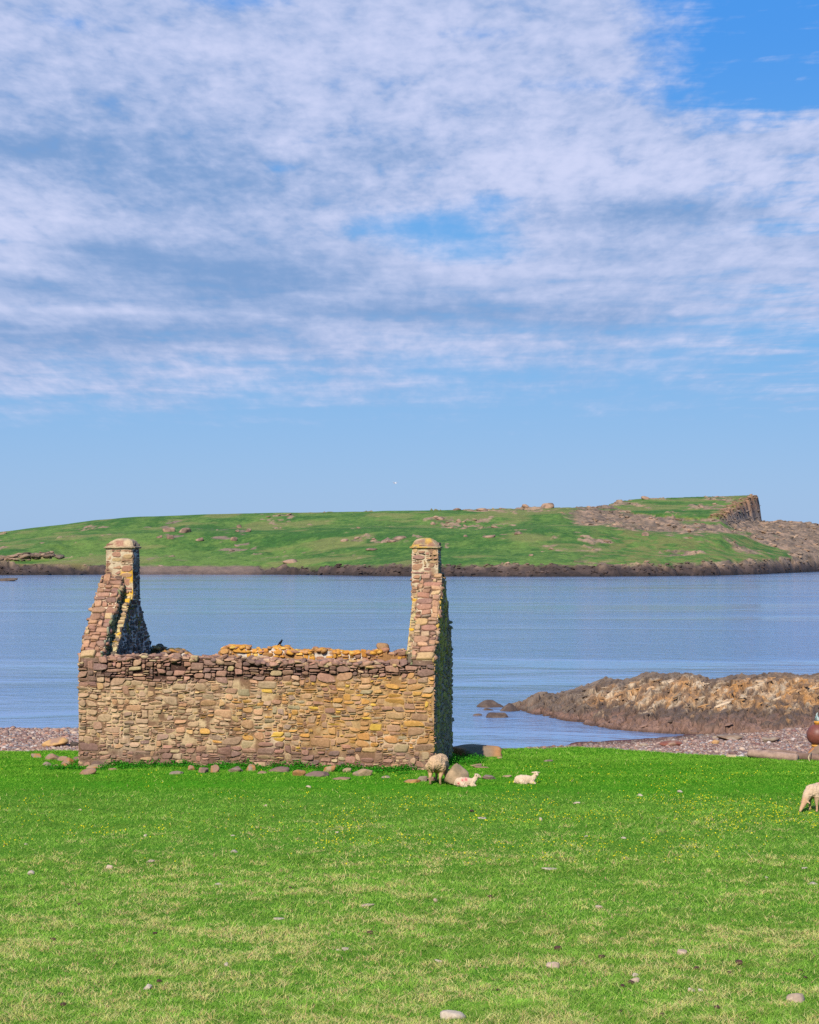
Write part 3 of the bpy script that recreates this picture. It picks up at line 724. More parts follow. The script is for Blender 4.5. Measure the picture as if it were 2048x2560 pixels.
    for k in range(len(prof) - 1):
        for e in range(nseg): F.append([k * nseg + e, k * nseg + (e + 1) % nseg, (k + 1) * nseg + (e + 1) % nseg, (k + 1) * nseg + e])
    b = (len(prof) - 1) * nseg
    for e in range(nseg): F.append([b + e, b + (e + 1) % nseg, b + nseg])
    F.append(list(range(nseg))[::-1])
    n1 = fbm(V[:, 0] * 5, V[:, 1] * 5, V[:, 2] * 9, s=203); n2 = vnoise(V[:, 0] * 4.5, V[:, 1] * 4.5, V[:, 2] * 3, s=205)
    cc = mix3(C(204, 178, 140), C(172, 126, 104), sst(0.52, 0.62, n2) * (V[:, 2] > 5.19) * (V[:, 2] < 5.33)); cc = mix3(cc, C(150, 132, 112), sst(0.5, 0.7, n1) * 0.7)
    if not left: cc = mix3(cc, C(222, 176, 74), sst(0.52, 0.62, fbm(V[:, 0] * 6, V[:, 1] * 6, V[:, 2] * 6, s=207)) * 0.8)
    K.add(V, F, cc); K.build('coping', M['stone'], ch, smooth=False)
gable(True); gable(False)

def weeds():
    rg = np.random.default_rng(15); V, F, c, n = [], [], [], 0
    cl = [(u, -rg.uniform(0.03, 0.32), rg.uniform(0.10, 0.30), rg.uniform(0.05, 0.16)) for u in rg.uniform(0.9, LEN - 0.4, 60)]
    cl += [(LEN + rg.uniform(0.1, 0.8), rg.uniform(1.2, 4.6), rg.uniform(.15, .3), rg.uniform(.1, .22)) for _ in range(16)]
    cl += [(-rg.uniform(0.05, 0.5), rg.uniform(0.2, 2.0), rg.uniform(.12, .25), rg.uniform(.08, .16)) for _ in range(8)]
    cl += [(u, -rg.uniform(0.0, 0.22), rg.uniform(.10, .2), rg.uniform(.12, .24)) for u in rg.uniform(0.7, LEN - 0.5, 34)]
    cl += [(u, -rg.uniform(0.35, 1.15), rg.uniform(.12, .26), rg.uniform(.05, .12)) for u in rg.uniform(-0.6, LEN - 0.3, 80)]
    for (u, v, r, h) in cl:
        for k in range(int(420 * r)):
            a, q = rg.uniform(0, 6.28), r * math.sqrt(rg.random())
            uu, vv = u + math.cos(a) * q, v + math.sin(a) * q * 0.6
            if 0 < uu < LEN and vv > -0.04: vv = -0.05
            x = OX + uu * math.cos(TH) + vv * math.sin(TH); y = OY - uu * math.sin(TH) + vv * math.cos(TH)
            z = float(ground(x, y)) + h * rg.random() * (1 - 0.6 * (q / r) ** 2)
            s = rg.uniform(0.014, 0.035); m = rotm(rg.normal(0.3, 0.6), rg.normal(0, 0.6), rg.uniform(0, 6.28))
            V.append((np.array([[-.5, 0, 0], [0, -.42, .05], [.6, 0, 0], [0, .42, .05]]) * s * 1.4) @ m.T + (x, y, z)); F.append([n, n + 1, n + 2, n + 3]); n += 4
            c += [C(72, 156, 40) * rg.uniform(0.5, 1.4)] * 4
    o = mesh('undergrowth', np.concatenate(V), F, M['grass'], None, np.array(c), smooth=False)
    tag(o, 'low leafy weeds growing along the foot of the ruin', 'weeds', kind='stuff')
weeds()
#PART2
# ------------------------------------------------------------------ rocky point
def point_rock():
    xs = np.arange(3.6, 34, 0.065); ys = np.arange(61.5, 84, 0.065)
    x, y = [q.ravel() for q in np.meshgrid(xs, ys, indexing='ij')]
    wob = 0.5 * (fbm(x * 0.8, y * 0 + 3, s=301) - 0.5)
    yf = interp(x, [3.6, 4.6, 5.4, 6.8, 8.2, 10.1, 13, 15, 22, 34], [76.6, 75.4, 72.6, 69, 66.3, 64.9, 63.6, 63.0, 62.3, 62]) + wob
    yb = interp(x, [3.6, 4.6, 7, 9, 34], [76.9, 77.6, 80, 82, 83])
    hr = interp(x, [3.6, 4.4, 5.0, 5.6, 6.1, 7.0, 7.6, 8.3, 9.0, 9.6, 10.9, 11.6, 12.1, 12.9, 13.4, 13.9, 15, 18, 34], [-2.2, -1.72, -1.55, -1.28, -1.2, -1.18, -1.06, -0.86, -0.70, -0.74, -0.42, -0.36, -0.38, -0.45, -0.66, -0.68, -0.52, -0.46, -0.4])
    yr = yf * 0.12 + yb * 0.88 - 0.9
    yr = np.maximum(yr, yf + 0.3)
    t = np.clip((y - yf) / (yr - yf), -0.4, 1)
    tb = np.clip((y - yr) / (yb - yr), 0, 1.5)
    f = np.where(t < 0, t * 1.5, 0.16 * sst(0, 0.03, t) + 0.84 * (1 - (1 - np.clip(t, 0, 1)) ** 1.55))
    z = SEA - 0.12 + np.maximum(hr - SEA + 0.12, 0.06) * f - (hr + 2.6) * tb ** 2
    up = sst(SEA - 0.2, SEA + 0.3, z)
    ca, sa = math.cos(0.62), math.sin(0.62)
    px, pz = x, (z - SEA) * 1.15 + (y - 62) * 0.16                   # bedding leans up to the right
    a, b = px * ca + pz * sa, -px * sa + pz * ca
    o1, r1 = facets(a * 0.7, b * 2.6, 311, 1.1); o2, r2, k2 = facets(a * 1.8, b * 5.2, 321, 1.3, True); o3, r3, k3 = facets(a * 4.2, b * 11, 331, 1.4, True)
    o0, r0 = facets(x * 0.42, y * 0.33, 351, 1.0)
    rd = 1 - 0.6 * sst(0.7, 0.95, t); z = z + up * rd * (0.26 * o1 + 0.20 * o2 + 0.09 * o3 + 0.10 * o0 - 0.13 * (k2 < 0.10) - 0.04 * (k3 < 0.1)) + 0.06 * (1 - up) * o2 + 0.05 * (fbm(x * 5, y * 5, s=341) - 0.5)
    n = fbm(a * 0.9, b * 4.2, s=361, o=5); n2 = fbm(x * 1.8, pz * 5, s=363, o=4); n3 = fbm(a * 2.4, b * 10, s=365, o=4)
    hz = z + 0.35 * (n2 - 0.5)
    crust = mix3(C(196, 146, 96), C(208, 182, 150), sst(0.42, 0.58, n * 0.6 + n3 * 0.4))
    crust = mix3(crust, C(208, 146, 74), sst(0.5, 0.68, n2 * 0.7 + 0.03 * (x - 8)) * 0.65)
    crust = mix3(crust, C(132, 110, 92), sst(0.52, 0.62, 1 - n3) * 0.7)
    crust = crust * (0.78 + 0.45 * r2)[:, None]
    dk = mix3(C(112, 96, 86), C(142, 122, 104), n3) * (0.8 + 0.4 * r2)[:, None]
    red = mix3(C(132, 102, 88), C(160, 126, 108), n2) * (0.85 + 0.3 * r2)[:, None]
    frac = (hz - SEA) / np.maximum(hr - SEA, 0.3)
    c = mix3(red, mix3(C(92, 78, 70), C(120, 100, 88), n3), sst(0.26, 0.42, frac + 0.1 * (n2 - 0.5)))
    west = sst(6.4, 8.4, x + 1.5 * (n2 - 0.5))
    c = mix3(c, crust, sst(0.46, 0.60, frac + 0.3 * (n - 0.5)) * (0.15 + 0.85 * west))
    ridge = sst(0.74, 0.86, t + 0.25 * (n2 - 0.5) - 0.012 * np.maximum(x - 12, 0))
    c = mix3(c, dk, ridge * 0.92)
    c = mix3(c, dk, (1 - west) * sst(0.3, 0.5, frac) * 0.8)
    c = mix3(c, C(70, 52, 44), sst(SEA + 0.14, SEA + 0.02, z) * 0.8)
    c = mix3(c, C(104, 86, 74), (np.maximum((k2 < 0.10) * 0.8, (k3 < 0.09) * 0.45)) * sst(SEA + 0.1, SEA + 0.4, z))
    # broken blocks bedded in the surface, leaning the same way
    V, F, CC = [np.stack([x, y, z], 1)], [grid_faces(len(xs), len(ys))], [c]; n0 = len(x); T, Q = [], F
    rg = np.random.default_rng(77); ok = np.where((z > SEA + 0.02) & (t > 0) & (t < 0.93) & (x < 22))[0]
    for i in rg.choice(ok, 620):
        L_ = rg.uniform(0.10, 0.42) * (1.5 if rg.random() < 0.12 else 1.0); hi_ = sst(SEA + 0.2, SEA + 0.7, z[i])
        if rg.random() > 0.35 + 0.65 * hi_: continue
        rv, rf = rock(int(rg.integers(1e6)), (L_ * 1.35, L_ * rg.uniform(.4, .8), L_ * rg.uniform(.18, .36)), 2, 12, 0.05, (rg.normal(0.1, 0.15), rg.normal(-0.38, 0.12) * (1 - 0.8 * sst(0.55, 0.85, t[i])), rg.normal(0.1, 0.3)), soft=34)
        V.append(rv + (x[i], y[i], z[i] - L_ * 0.05)); T.append(np.array(rf) + n0); n0 += len(rv)
        CC.append(np.tile(c[i] * rg.uniform(0.85, 1.15), (len(rv), 1)))
    o = mesh('rocky_point', np.concatenate(V), [F[0], np.concatenate(T)], M['rock'], None, np.concatenate(CC), smooth=False)
    tag(o, kind='structure')
point_rock()

def stone(name, px, py, wpx, hpx, seed, col, label, cat, deep=0.8, fn=ground, group=None, planes=11, sink=0.25, col2=None, mat='boulder', rot=None, level=4, at=None, soft=18):
    """one loose stone: px,py is the middle of its foot in the photo, wpx and hpx its size there"""
    x, y, z = at if at else gp(px, py, fn)
    k = y / FPX; W, H = wpx * k, hpx * k
    rg = np.random.default_rng(seed)
    V, F = rock(seed, (1, 1, 1), level, planes, 0.08, rot or (rg.normal(0, .2), rg.normal(0, .2), rg.uniform(0, 6.28)), soft=soft, lo=0.5 if soft < 20 else 0.36, hi=0.9 if soft < 20 else 0.70)
    lo, hi = V.min(0), V.max(0); V = (V - (lo + hi) / 2) / (hi - lo)
    V = V * np.array([W, max(W * deep, 0.02), H / (1 - sink)])
    V[:, 2] += H / 2 - H * sink * 0.5 / (1 - sink)
    c1 = np.asarray(col); c = np.tile(c1, (len(V), 1))
    if col2 is not None:
        n = fbm(V[:, 0] / W * 2.6 + seed, V[:, 1] / W * 2.6, V[:, 2] / W * 2.6, s=seed % 91); c = mix3(c1, col2, sst(0.46, 0.58, n))
    o = mesh(name, V, F, M[mat], None, c, True, (x, y + W * deep * 0.3, z)); tag(o, label, cat, group); return o
GREY, PINK, OCH, PUR, TAN = C(172, 152, 132), C(180, 142, 118), C(202, 146, 92), C(150, 122, 110), C(196, 166, 130)
g1 = 'rocks standing in the water off the rocky point'
def skerry(px, py, w, h, seed, label, deep=0.5):
    y = FPX * (CAMZ - SEA) / (py - HY); at = ((px - 1024) / FPX * y, y, SEA - 0.03)
    stone('sea_rock', px, py, w * 1.12, h * 0.85 + 2, seed, C(116, 98, 86), label, 'rock', deep, group=g1, col2=C(96, 80, 72), at=at, sink=0.5, planes=22, mat='rock', soft=40)
skerry(1229, 1769, 66, 20, 41, 'brown rock with a humped right end breaking the water off the point', 0.9)
skerry(1278, 1778, 56, 22, 42, 'flat topped brown rock in the water nearest the tip of the point', 0.9)
skerry(1243, 1794, 54, 14, 43, 'low brown rock in the water below the other rocks off the point', 0.7)
skerry(1196, 1789, 28, 6, 44, 'thin dark rock slab barely above water, leftmost off the point')
skerry(1222, 1776, 26, 6, 45, 'small dark rock awash between the two larger rocks off the point')
skerry(1335, 1757, 34, 9, 46, 'small brown rock awash behind the tip of the point', 0.8)
skerry(1333, 1748, 14, 7, 47, 'tiny dark rock poking from the water behind the point tip', 0.8)
y0 = FPX * (CAMZ - SEA) / (1453 - HY)
stone('sea_rock', 12, 1453, 60, 9, 48, C(112, 98, 88), 'far low rock in the channel at the left edge of the photo', 'rock', 0.5, at=((14 - 1024) / FPX * y0, y0, SEA - 0.1), col2=C(84, 74, 68), mat='rock')

# ------------------------------------------------------------------ far island
def island():
    A_ = np.arange(-0.40, 0.44, 0.00105); D_ = np.concatenate([np.arange(485, 560, 0.55), np.arange(560, 690, 1.2), np.arange(690, 905, 1.1)])
    a, d = [q.ravel() for q in np.meshgrid(A_, D_, indexing='ij')]
    pxc = a * FPX + 1024; X = a * d
    K = lambda xs, ys: interp(pxc, xs, ys)
    sp = K([-800, 0, 250, 300, 700, 1024, 1300, 1500, 1750, 1900, 2048, 2900], [1438, 1438, 1437.5, 1437.3, 1437, 1441, 1442, 1442, 1440, 1436, 1429, 1424])
    s = FPX * (CAMZ - SEA) / (sp - HY)
    s = s + 9 * (fbm(X * 0.05, 0 * X, s=401, o=3) - 0.5) + 4 * (fbm(X * 0.25, 0 * X, s=402, o=3) - 0.5)
    # bank and hill
    pebble = sst(215, 365, pxc) * sst(720, 590, pxc)                   # shingle beach left of the middle
    bt = K([-800, 0, 230, 290, 640, 700, 1024, 1500, 1700, 1900, 2048, 2900], [1414, 1410, 1414, 1415, 1416, 1418, 1412, 1416, 1410, 1400, 1390, 1376])
    bz = CAMZ - (bt - HY) / FPX * (s + 9); u = (d - s)
    wid = 9 + 8 * pebble + 5 * sst(1600, 1900, pxc)
    bank = SEA - 0.6 + (bz - SEA + 0.6) * np.where(u < 0, np.clip(u / 4, -2, 0), np.clip(u / wid, 0, 1) ** (0.62 + 0.38 * pebble))
    ry = K([-1400, -700, -300, 0, 119, 237, 344, 594, 831, 1104, 1258, 1401, 1543, 1614, 1695, 1800, 1899, 1947, 2048, 2500, 2900], [1412, 1392, 1352, 1330, 1315, 1299, 1291, 1283.5, 1278.5, 1275, 1270, 1267, 1266, 1284, 1296, 1298, 1304, 1306, 1312, 1345, 1400])
    r = K([-1400, 0, 1400, 1543, 1614, 1695, 1800, 1900, 2048, 2900], [740, 745, 745, 795, 752, 730, 728, 850, 850, 850])
    rz = CAMZ + (HY - ry) / FPX * r
    q = np.clip((d - s - wid) / (r - s - wid), 0, 1)
    # terraces read as soft folds in the slope
    fold = 0.055 * np.sin(q * 13 + 3.5 * fbm(X * 0.012, d * 0.004, s=405)) * np.sin(q * math.pi)
    hill = bz + (rz - bz) * (np.clip(q + fold, 0, 1) ** 0.92)
    flat = sst(420, -50, pxc) * sst(0.42, 0.12, q); hill = hill - flat * 2.2 * sst(0.0, 0.08, q)
    cl = sst(175, 120, pxc + 50 * (fbm(d * 0.1, X * 0.1, s=407) - .5)) * sst(0.16, 0.175, q + 0.01 * (vnoise(X * 0.2, d * 0 + 1, s=408) - .5)) * sst(0.5, 0.3, q); hill = hill + cl * 2.0
    back = np.clip((d - r) / 60, 0, 3)
    keepflat = sst(1480, 1560, pxc)
    hill = hill - back ** 1.5 * 9 * (1 - keepflat) - (d > r) * keepflat * np.clip((d - 865) / 15, 0, 3) ** 1 * 14
    z = np.where(u < wid, bank, hill)
    # tilted slab with a broken cliff at its right end
    nz = fbm(X * 0.06, d * 0.06, s=411, o=3) - 0.5; col_n = vnoise(d * 0.45, X * 0.45, s=413) - 0.5
    ac = 0.1787 + (d - 720) * 0.000180 + 0.0040 * nz + 0.0012 * col_n + 0.002 * (vnoise(d * 0.12, d * 0, s=415) - .5)
    df = interp(a, [0.09, 0.1155, 0.1306, 0.1553, 0.19], [800, 784, 743, 721, 719]) + 9 * nz + 3 * col_n
    db = interp(a, [0.1155, 0.12, 0.1366, 0.2], [792, 809, 832, 851])
    slab = 20.4 + (d - 720) * 0.1035 + 0.5 * nz
    oc, rc, kc = facets(d * 0.26, X * 0.26 + d * 0.05, 417, 1.2, True)
    fall = sst(ac + 0.0022, ac - 0.0022, a + 0.0022 * oc + 0.0008 * (rc - .5)) * sst(0.0, 5.0, d - df + 4 * oc)
    inside = (a > 0.115) & (fall > 0.5) & (d > df) & (d < db)
    z = np.where((a > 0.115) & (d > df) & (d < db), np.maximum(slab * fall + z * (1 - fall), z), z)
    z = z + 1.0 * (fbm(X * 0.035, d * 0.03, s=421, o=3) - 0.5) * sst(5, 40, u) * ~inside
    # rock: shore bank, crags, the whole right-hand end
    n1 = fbm(X * 0.06, d * 0.035, s=431, o=4); n2 = fbm(X * 0.3, d * 0.2, s=433, o=4)
    right = sst(0.46, 0.56, n1 * 0.55 + n2 * 0.25 + interp(pxc, [1380, 1450, 1600, 1800, 1950, 2048], [-0.05, -0.02, 0.0, 0.02, 0.12, 0.42]) + 0.20 * sst(0.45, 0.75, q) * sst(1380, 1480, pxc) + 0.30 * sst(0.25, 0.6, q + (pxc - 1900) / 900) * sst(1780, 1960, pxc))
    right = right * sst(1370, 1460, pxc) * ~inside
    crag = sst(0.655, 0.70, n1 * 0.5 + n2 * 0.5 + 0.10 * sst(0.8, 1.0, q) * sst(900, 1300, pxc)) * sst(20, 45, u)
    patch = np.zeros_like(a)
    for (cx, cy, rx, ry_) in ((432, 1340, 40, 8), (600, 1328, 30, 8), (560, 1345, 40, 5), (980, 1353, 60, 6), (890, 1352, 30, 4), (1235, 1347, 30, 3), (1110, 1300, 70, 10), (1500, 1352, 70, 12), (1700, 1385, 80, 9)):
        dp = HY - (z - CAMZ) / d * FPX
        patch = np.maximum(patch, np.exp(-((pxc - cx) / rx) ** 2 - ((dp - cy) / ry_) ** 2))
    patch = sst(0.55, 0.68, n2 * 0.55 + patch * 0.42)
    shore = sst(wid + 3 + 6 * (n2 - 0.5), wid - 2, u)
    rk = np.clip(np.maximum.reduce([right, crag * 0.9, patch, shore, cl * sst(0.20, 0.185, q)]), 0, 1)
    o1, r1 = facets(X * 0.10, d * 0.07, 441, 1.1); o2, r2 = facets(X * 0.30, d * 0.22, 451, 1.2)
    o3, r3 = facets(X * 0.8, d * 0.6, 457, 1.2)
    lv = z * 0.62 + 0.9 * fbm(X * 0.03, d * 0.03, s=459) + 0.25 * n2; ledge = (lv - np.floor(lv)) ** 2.5 - 0.3
    z = z + rk * (1 - 0.75 * pebble) * (u > -6) * ((1.0 * o1 + 0.6 * o2) * (1 + 0.9 * shore) + 0.35 * o3 + 0.55 * ledge)
    lip = inside & (a > ac - 0.006)
    shape = (len(A_), len(D_)); Z = z.reshape(shape)
    gz = np.maximum(np.abs(np.gradient(Z, axis=0)) / (0.00105 * 780), np.abs(np.gradient(Z, axis=1)) / 1.1).ravel()
    steep = sst(0.9, 1.8, gz) * (d > 690) * (pxc > 1480)
    n3 = fbm(X * 0.5, d * 0.35, s=461, o=3); g1 = fbm(X * 0.02, d * 0.02, s=463, o=4)
    n5 = fbm(X * 1.1, d * 0.5, s=469, o=3); n6 = fbm(X * 0.16, d * 0.10, s=473, o=4)
    gr = mix3(C(66, 112, 42), C(112, 142, 62), np.clip(sst(0.34, 0.66, g1 * 0.35 + n6 * 0.4 + n5 * 0.25), 0, 1))
    gr = gr * (0.78 + 0.44 * n5)[:, None]
    gr = mix3(gr, C(146, 144, 84), sst(0.54, 0.68, fbm(X * 0.05, d * 0.05, s=465, o=5)) * 0.65)
    gr = mix3(gr, C(150, 128, 80), sst(0.12, 0.03, q) * sst(440, 100, pxc) * sst(0.35, 0.55, n1) * 0.8)
    gr = mix3(gr, C(146, 134, 78), sst(1420, 1560, pxc) * sst(0.44, 0.56, n2) * 0.55 * ~inside)
    brown = mix3(C(160, 134, 110), C(122, 106, 92), sst(0.35, 0.65, n3 * 0.6 + n5 * 0.4)) * (0.62 + 0.4 * r2 + 0.36 * r3)[:, None]
    brown = mix3(brown, C(196, 160, 132), sst(0.55, 0.68, n2) * 0.6)
    bl = mix3(C(66, 56, 54), C(104, 86, 78), n3) * (0.75 + 0.5 * r2)[:, None]
    zz = z - SEA + 1.2 * (fbm(X * 0.2, d * 0.2, s=467) - .5)
    rock_c = mix3(bl, brown, sst(2.2, 4.2, zz + 2.0 * (n2 - 0.5)))
    rock_c = mix3(rock_c, mix3(C(164, 138, 120), C(128, 108, 98), n3), pebble * 0.85)
    rock_c = mix3(rock_c, C(60, 52, 50), sst(1.3, 0.5, zz) * (1 - 0.6 * pebble))
    c = mix3(gr, rock_c, rk)
    cliffc = mix3(C(138, 122, 112), C(96, 90, 90), sst(0.4, 0.6, vnoise(d * 0.5, z * 0.08, s=471))); cliffc = mix3(cliffc, C(176, 132, 96), sst(2.4, 0.5, slab - z) * 0.6)
    c = mix3(c, cliffc, np.clip(steep, 0, 1))
    c = mix3(c, C(176, 124, 84), (lip | (inside & (d < df + 2))) * 0.35)
    V, CC, T, n0 = [np.stack([X, d, z], 1)], [c], [], len(X); rg = np.random.default_rng(88)
    pool = [np.where((u > -1) & (u < wid + 2) & (np.abs(a) < 0.27) & (pebble < 0.3))[0], np.where((rk > 0.6) & (u > wid) & (np.abs(a) < 0.27) & (d < 860))[0], np.where((np.abs(a - ac) < 0.005) & (d > df) & (d < db))[0], np.where((cl > 0.2) & (pxc > -120) & (q > 0.135) & (q < 0.185))[0]]
    for ids, cnt_, lo_, hi_ in ((pool[0], 700, 0.4, 1.5), (pool[1], 800, 0.6, 2.4), (pool[2], 200, 0.7, 2.0), (pool[3], 160, 1.0, 3.2)):
        for i in rg.choice(ids, cnt_):
            L_ = rg.uniform(lo_, hi_)
            rv, rf = rock(int(rg.integers(1e6)), (L_ * 1.3, L_, L_ * rg.uniform(.3, .6)), 2, 12, 0.05, (rg.normal(0, 0.15), rg.normal(0, 0.2), rg.uniform(0, 3.1)), soft=34)
            V.append(rv + (X[i], d[i], z[i])); T.append(np.array(rf) + n0); n0 += len(rv); CC.append(np.tile(np.clip((rock_c[i] if abs(a[i] - ac[i]) > 0.006 or u[i] < 40 else cliffc[i]) * rg.uniform(0.75, 1.3), 0, 1), (len(rv), 1)))
    o = mesh('island', np.concatenate(V), [grid_faces(*shape), np.concatenate(T)], M['island'], None, np.concatenate(CC), smooth=True)
    tag(o, kind='structure')
    return X.reshape(shape), d.reshape(shape), Z, A_, D_
isl = island()
def on_island(px, py):
    X, D, Z, A_, D_ = isl; i = int(np.argmin(np.abs(A_ - (px - 1024) / FPX)))
    rowpy = HY - (Z[i] - CAMZ) / D[i] * FPX; k = int(np.argmax(rowpy <= py)); return X[i, k], D[i, k], Z[i, k]
outs = [(420, 1330, 34, 12, 'grey rock slab on the far hillside above the left chimney, topmost of its cluster'), (462, 1332, 34, 13, 'grey blocky rock on the far hillside right end of the cluster by the left chimney'), (425, 1348, 20, 10, 'pale square rock on the far hillside below the cluster near the left chimney'), (398, 1345, 16, 7, 'small pale rock on the far hillside, leftmost of the cluster near the left chimney'), (500, 1353, 22, 9, 'dark hollowed rock on the far hillside below and right of the cluster'), (586, 1352, 18, 10, 'lone brown rock on the far hillside under the speckled scree'), (600, 1320, 14, 8, 'pale rock at the top of the scree on the far hillside'), (620, 1330, 16, 9, 'pale rock at the right edge of the scree on the far hillside'), (592, 1330, 10, 6, 'small pale rock in the middle of the scree on the far hillside'),
        (1000, 1350, 36, 10, 'broad tan rock on the far slope just left of the right chimney'), (980, 1356, 24, 7, 'low tan rock on the far slope under the broad one by the right chimney'), (862, 1354, 20, 7, 'tan rock on the far slope in line left of the right chimney'), (894, 1348, 16, 6, 'small tan rock on the far slope midway between chimney and shoreline rocks'), (930, 1377, 30, 6, 'flat tan rock low on the far slope, lowest left of the right chimney'),
        (1085, 1312, 14, 8, 'small tan rock highest left of the group near the crest'), (1100, 1300, 20, 9, 'tan rock in the group under the crest above the right chimney'), (1145, 1306, 14, 9, 'pointed tan rock under the crest right of the right chimney'), (1225, 1345, 34, 8, 'long pale rock on the green slope right of the right chimney'), (1298, 1337, 22, 8, 'pale rock on the green slope uphill of the long pale rock'), (1370, 1271, 34, 14, 'brown crag standing on the skyline in the middle of the island'), (1316, 1271, 18, 8, 'small brown crag on the skyline left of the larger crag'), (1142, 1276, 22, 6, 'low brown rock on the skyline above the right chimney'), (1205, 1277, 30, 7, 'flat brown rock on the skyline left of the small crag'),
        (1613, 1249, 22, 9, 'brown boulder on the skyline where the green slab begins'), (1615, 1340, 20, 10, 'dark rock hollow on the brown slope under the green slab'), (1330, 1390, 12, 5, 'tiny pale rock low on the green slope above the dark shore'), (1380, 1375, 14, 5, 'small pale rock on the lower green slope right of the tiny one'), (725, 1408, 40, 10, 'pale boulder pile at the head of the far shingle beach'), (1165, 1343, 12, 5, 'small pale stone beside the right chimney top on the far slope')]
for i, (px, py, w, h, lab) in enumerate(outs):
    p = on_island(px, py)
    stone('hill_rock', px, py, w, h, 500 + i, C(180, 148, 124), lab, 'rock', 0.9, group='rocks on the far island', col2=C(132, 108, 94), at=p, sink=0.35, mat='rock', level=3)

# ------------------------------------------------------------------ fallen stones round the ruin
gf = 'fallen stones round the ruin'
F_ = [(90, 1894, 30, 14, OCH, GREY, 'small orange stone lying alone in the grass left of the ruin'), (130, 1899, 40, 20, PINK, GREY, 'flat pink grey stone, upper left of the heap by the ruin corner'), (120, 1915, 30, 14, GREY, None, 'grey wedge stone at the front left of the heap by the ruin corner'), (168, 1912, 42, 24, OCH, PINK, 'large orange round stone in the heap by the ruin corner'), (155, 1902, 30, 16, PINK, GREY, 'pinkish stone behind the large orange one by the ruin corner'), (162, 1918, 22, 14, OCH, None, 'small orange stone in front of the large orange one'), (139, 1917, 12, 8, PINK, None, 'tiny stone between grey wedge and small orange stone'), (196, 1903, 26, 16, PUR, None, 'purple brown stone leaning against the left corner of the ruin'),
      (218, 1936, 46, 22, PINK, OCH, 'long pink stone lying in front of the left corner of the ruin'), (235, 1922, 40, 14, TAN, OCH, 'tan slab at the foot of the ruin above the long pink stone'), (281, 1926, 22, 8, PINK, None, 'low pink stone in the weeds right of the left corner'), (478, 1926, 20, 18, PINK, OCH, 'upright block in the weeds at the wall foot, leftmost upright one'), (508, 1932, 26, 18, PUR, PINK, 'rounded purple stone between two upright blocks at the wall foot'), (537, 1931, 24, 26, OCH, PINK, 'tall orange wedge stone standing at the wall foot'), (588, 1930, 38, 18, PUR, GREY, 'sloping purple slab at the wall foot right of the tall wedge'), (626, 1928, 26, 24, OCH, GREY, 'orange block leaning at the wall foot under the middle of the wall'), (697, 1930, 54, 17, PUR, None, 'wide purple slab propped at the wall foot right of the middle'), (748, 1940, 34, 22, OCH, PINK, 'orange tumbled block beside the wide flat slab'), (792, 1941, 62, 15, PUR, None, 'wide flat dark slab lying in the grass before the wall'), (848, 1949, 56, 8, PUR, PINK, 'low sunken slab in the grass right of the dark slab'), (823, 1931, 34, 24, TAN, OCH, 'rounded tan boulder at the wall foot above the sunken slab'), (906, 1940, 54, 24, TAN, GREY, 'broad tan boulder at the wall foot towards the right end'), (868, 1933, 24, 18, TAN, None, 'small tan boulder tucked left of the broad tan boulder'), (655, 1934, 24, 8, PINK, None, 'low pink stone in the grass under the wide purple slab'), (440, 1936, 34, 10, GREY, None, 'grey flat stone sunk in the grass left of the upright block'),
      (1055, 1953, 28, 18, C(190, 160, 150), GREY, 'pink rounded stone just left of the standing ewe'), (1030, 1957, 44, 12, OCH, PINK, 'flat orange stone left of the pink rounded stone'), (1078, 1953, 24, 14, PINK, None, 'low stone half hidden behind the legs of the ewe'), (964, 1945, 24, 7, GREY, None, 'small grey stone in the grass right of the broad tan boulder'),
      (1249, 1897, 14, 7, TAN, OCH, 'small tan stone in the grass right of the ruin shadow'), (1225, 1948, 40, 14, PUR, GREY, 'dark jagged stone in the grass between the two lambs'), (1268, 1943, 24, 7, TAN, None, 'flat pale stone in the grass right of the dark jagged stone'), (1205, 1921, 44, 6, PINK, TAN, 'long flat stone in the bare patch right of the boulder'), (1190, 1915, 30, 8, PUR, TAN, 'broken stone in bare earth at the shadow edge'), (1372, 1904, 26, 6, PUR, GREY, 'flat brown stone in the grass above the resting lamb')]
for i, (px, py, w, h, c1, c2, lab) in enumerate(F_):
    stone('fallen_stone', px, py, w, h * 0.72, 600 + i, np.asarray(c1) * 0.82, lab, 'stone', 0.75, group=gf, col2=None if c2 is None else np.asarray(c2) * 0.8, sink=0.45, planes=17, soft=34)
o = stone('boulder', 1143, 1962, 64, 56, 656, C(190, 160, 126), 'big wedge shaped brown boulder between the standing ewe and a lamb', 'boulder', 0.9, col2=C(164, 140, 108), sink=0.2, planes=10, soft=24)
for v in o.data.vertices:                                       # high on the left, falling away to the right
    k = v.co.x / 0.56; v.co.z *= 1 - 0.75 * max(-0.1, k + 0.12)
x, y, z = gp(1200, 1893)
V, F = rock(652, (1.45, 0.6, 0.42), 4, 16, 0.07, (0, 0.03, -0.10), soft=34)
nn = fbm(V[:, 0] * 3, V[:, 1] * 3, V[:, 2] * 3, s=9)
o = mesh('fallen_lintel', V, F, M['boulder'], None, mix3(C(150, 128, 104), C(206, 142, 84), np.maximum(sst(0.5, 0.62, nn) * .5, sst(0.15, 0.60, V[:, 0] + 0.8 * (nn - .5)) * .65)), True, (x - 0.12, y + 0.35, z + 0.08))  # brown to orange along the block paints in its sunlit right end
tag(o, 'long low stone block lying behind the ruin, sunlit right end coloured orange', 'stone')
gs_ = 'stones on the shingle beaches'
fb_ = lambda x, y: np.maximum(beach(x, y), ground(x, y))
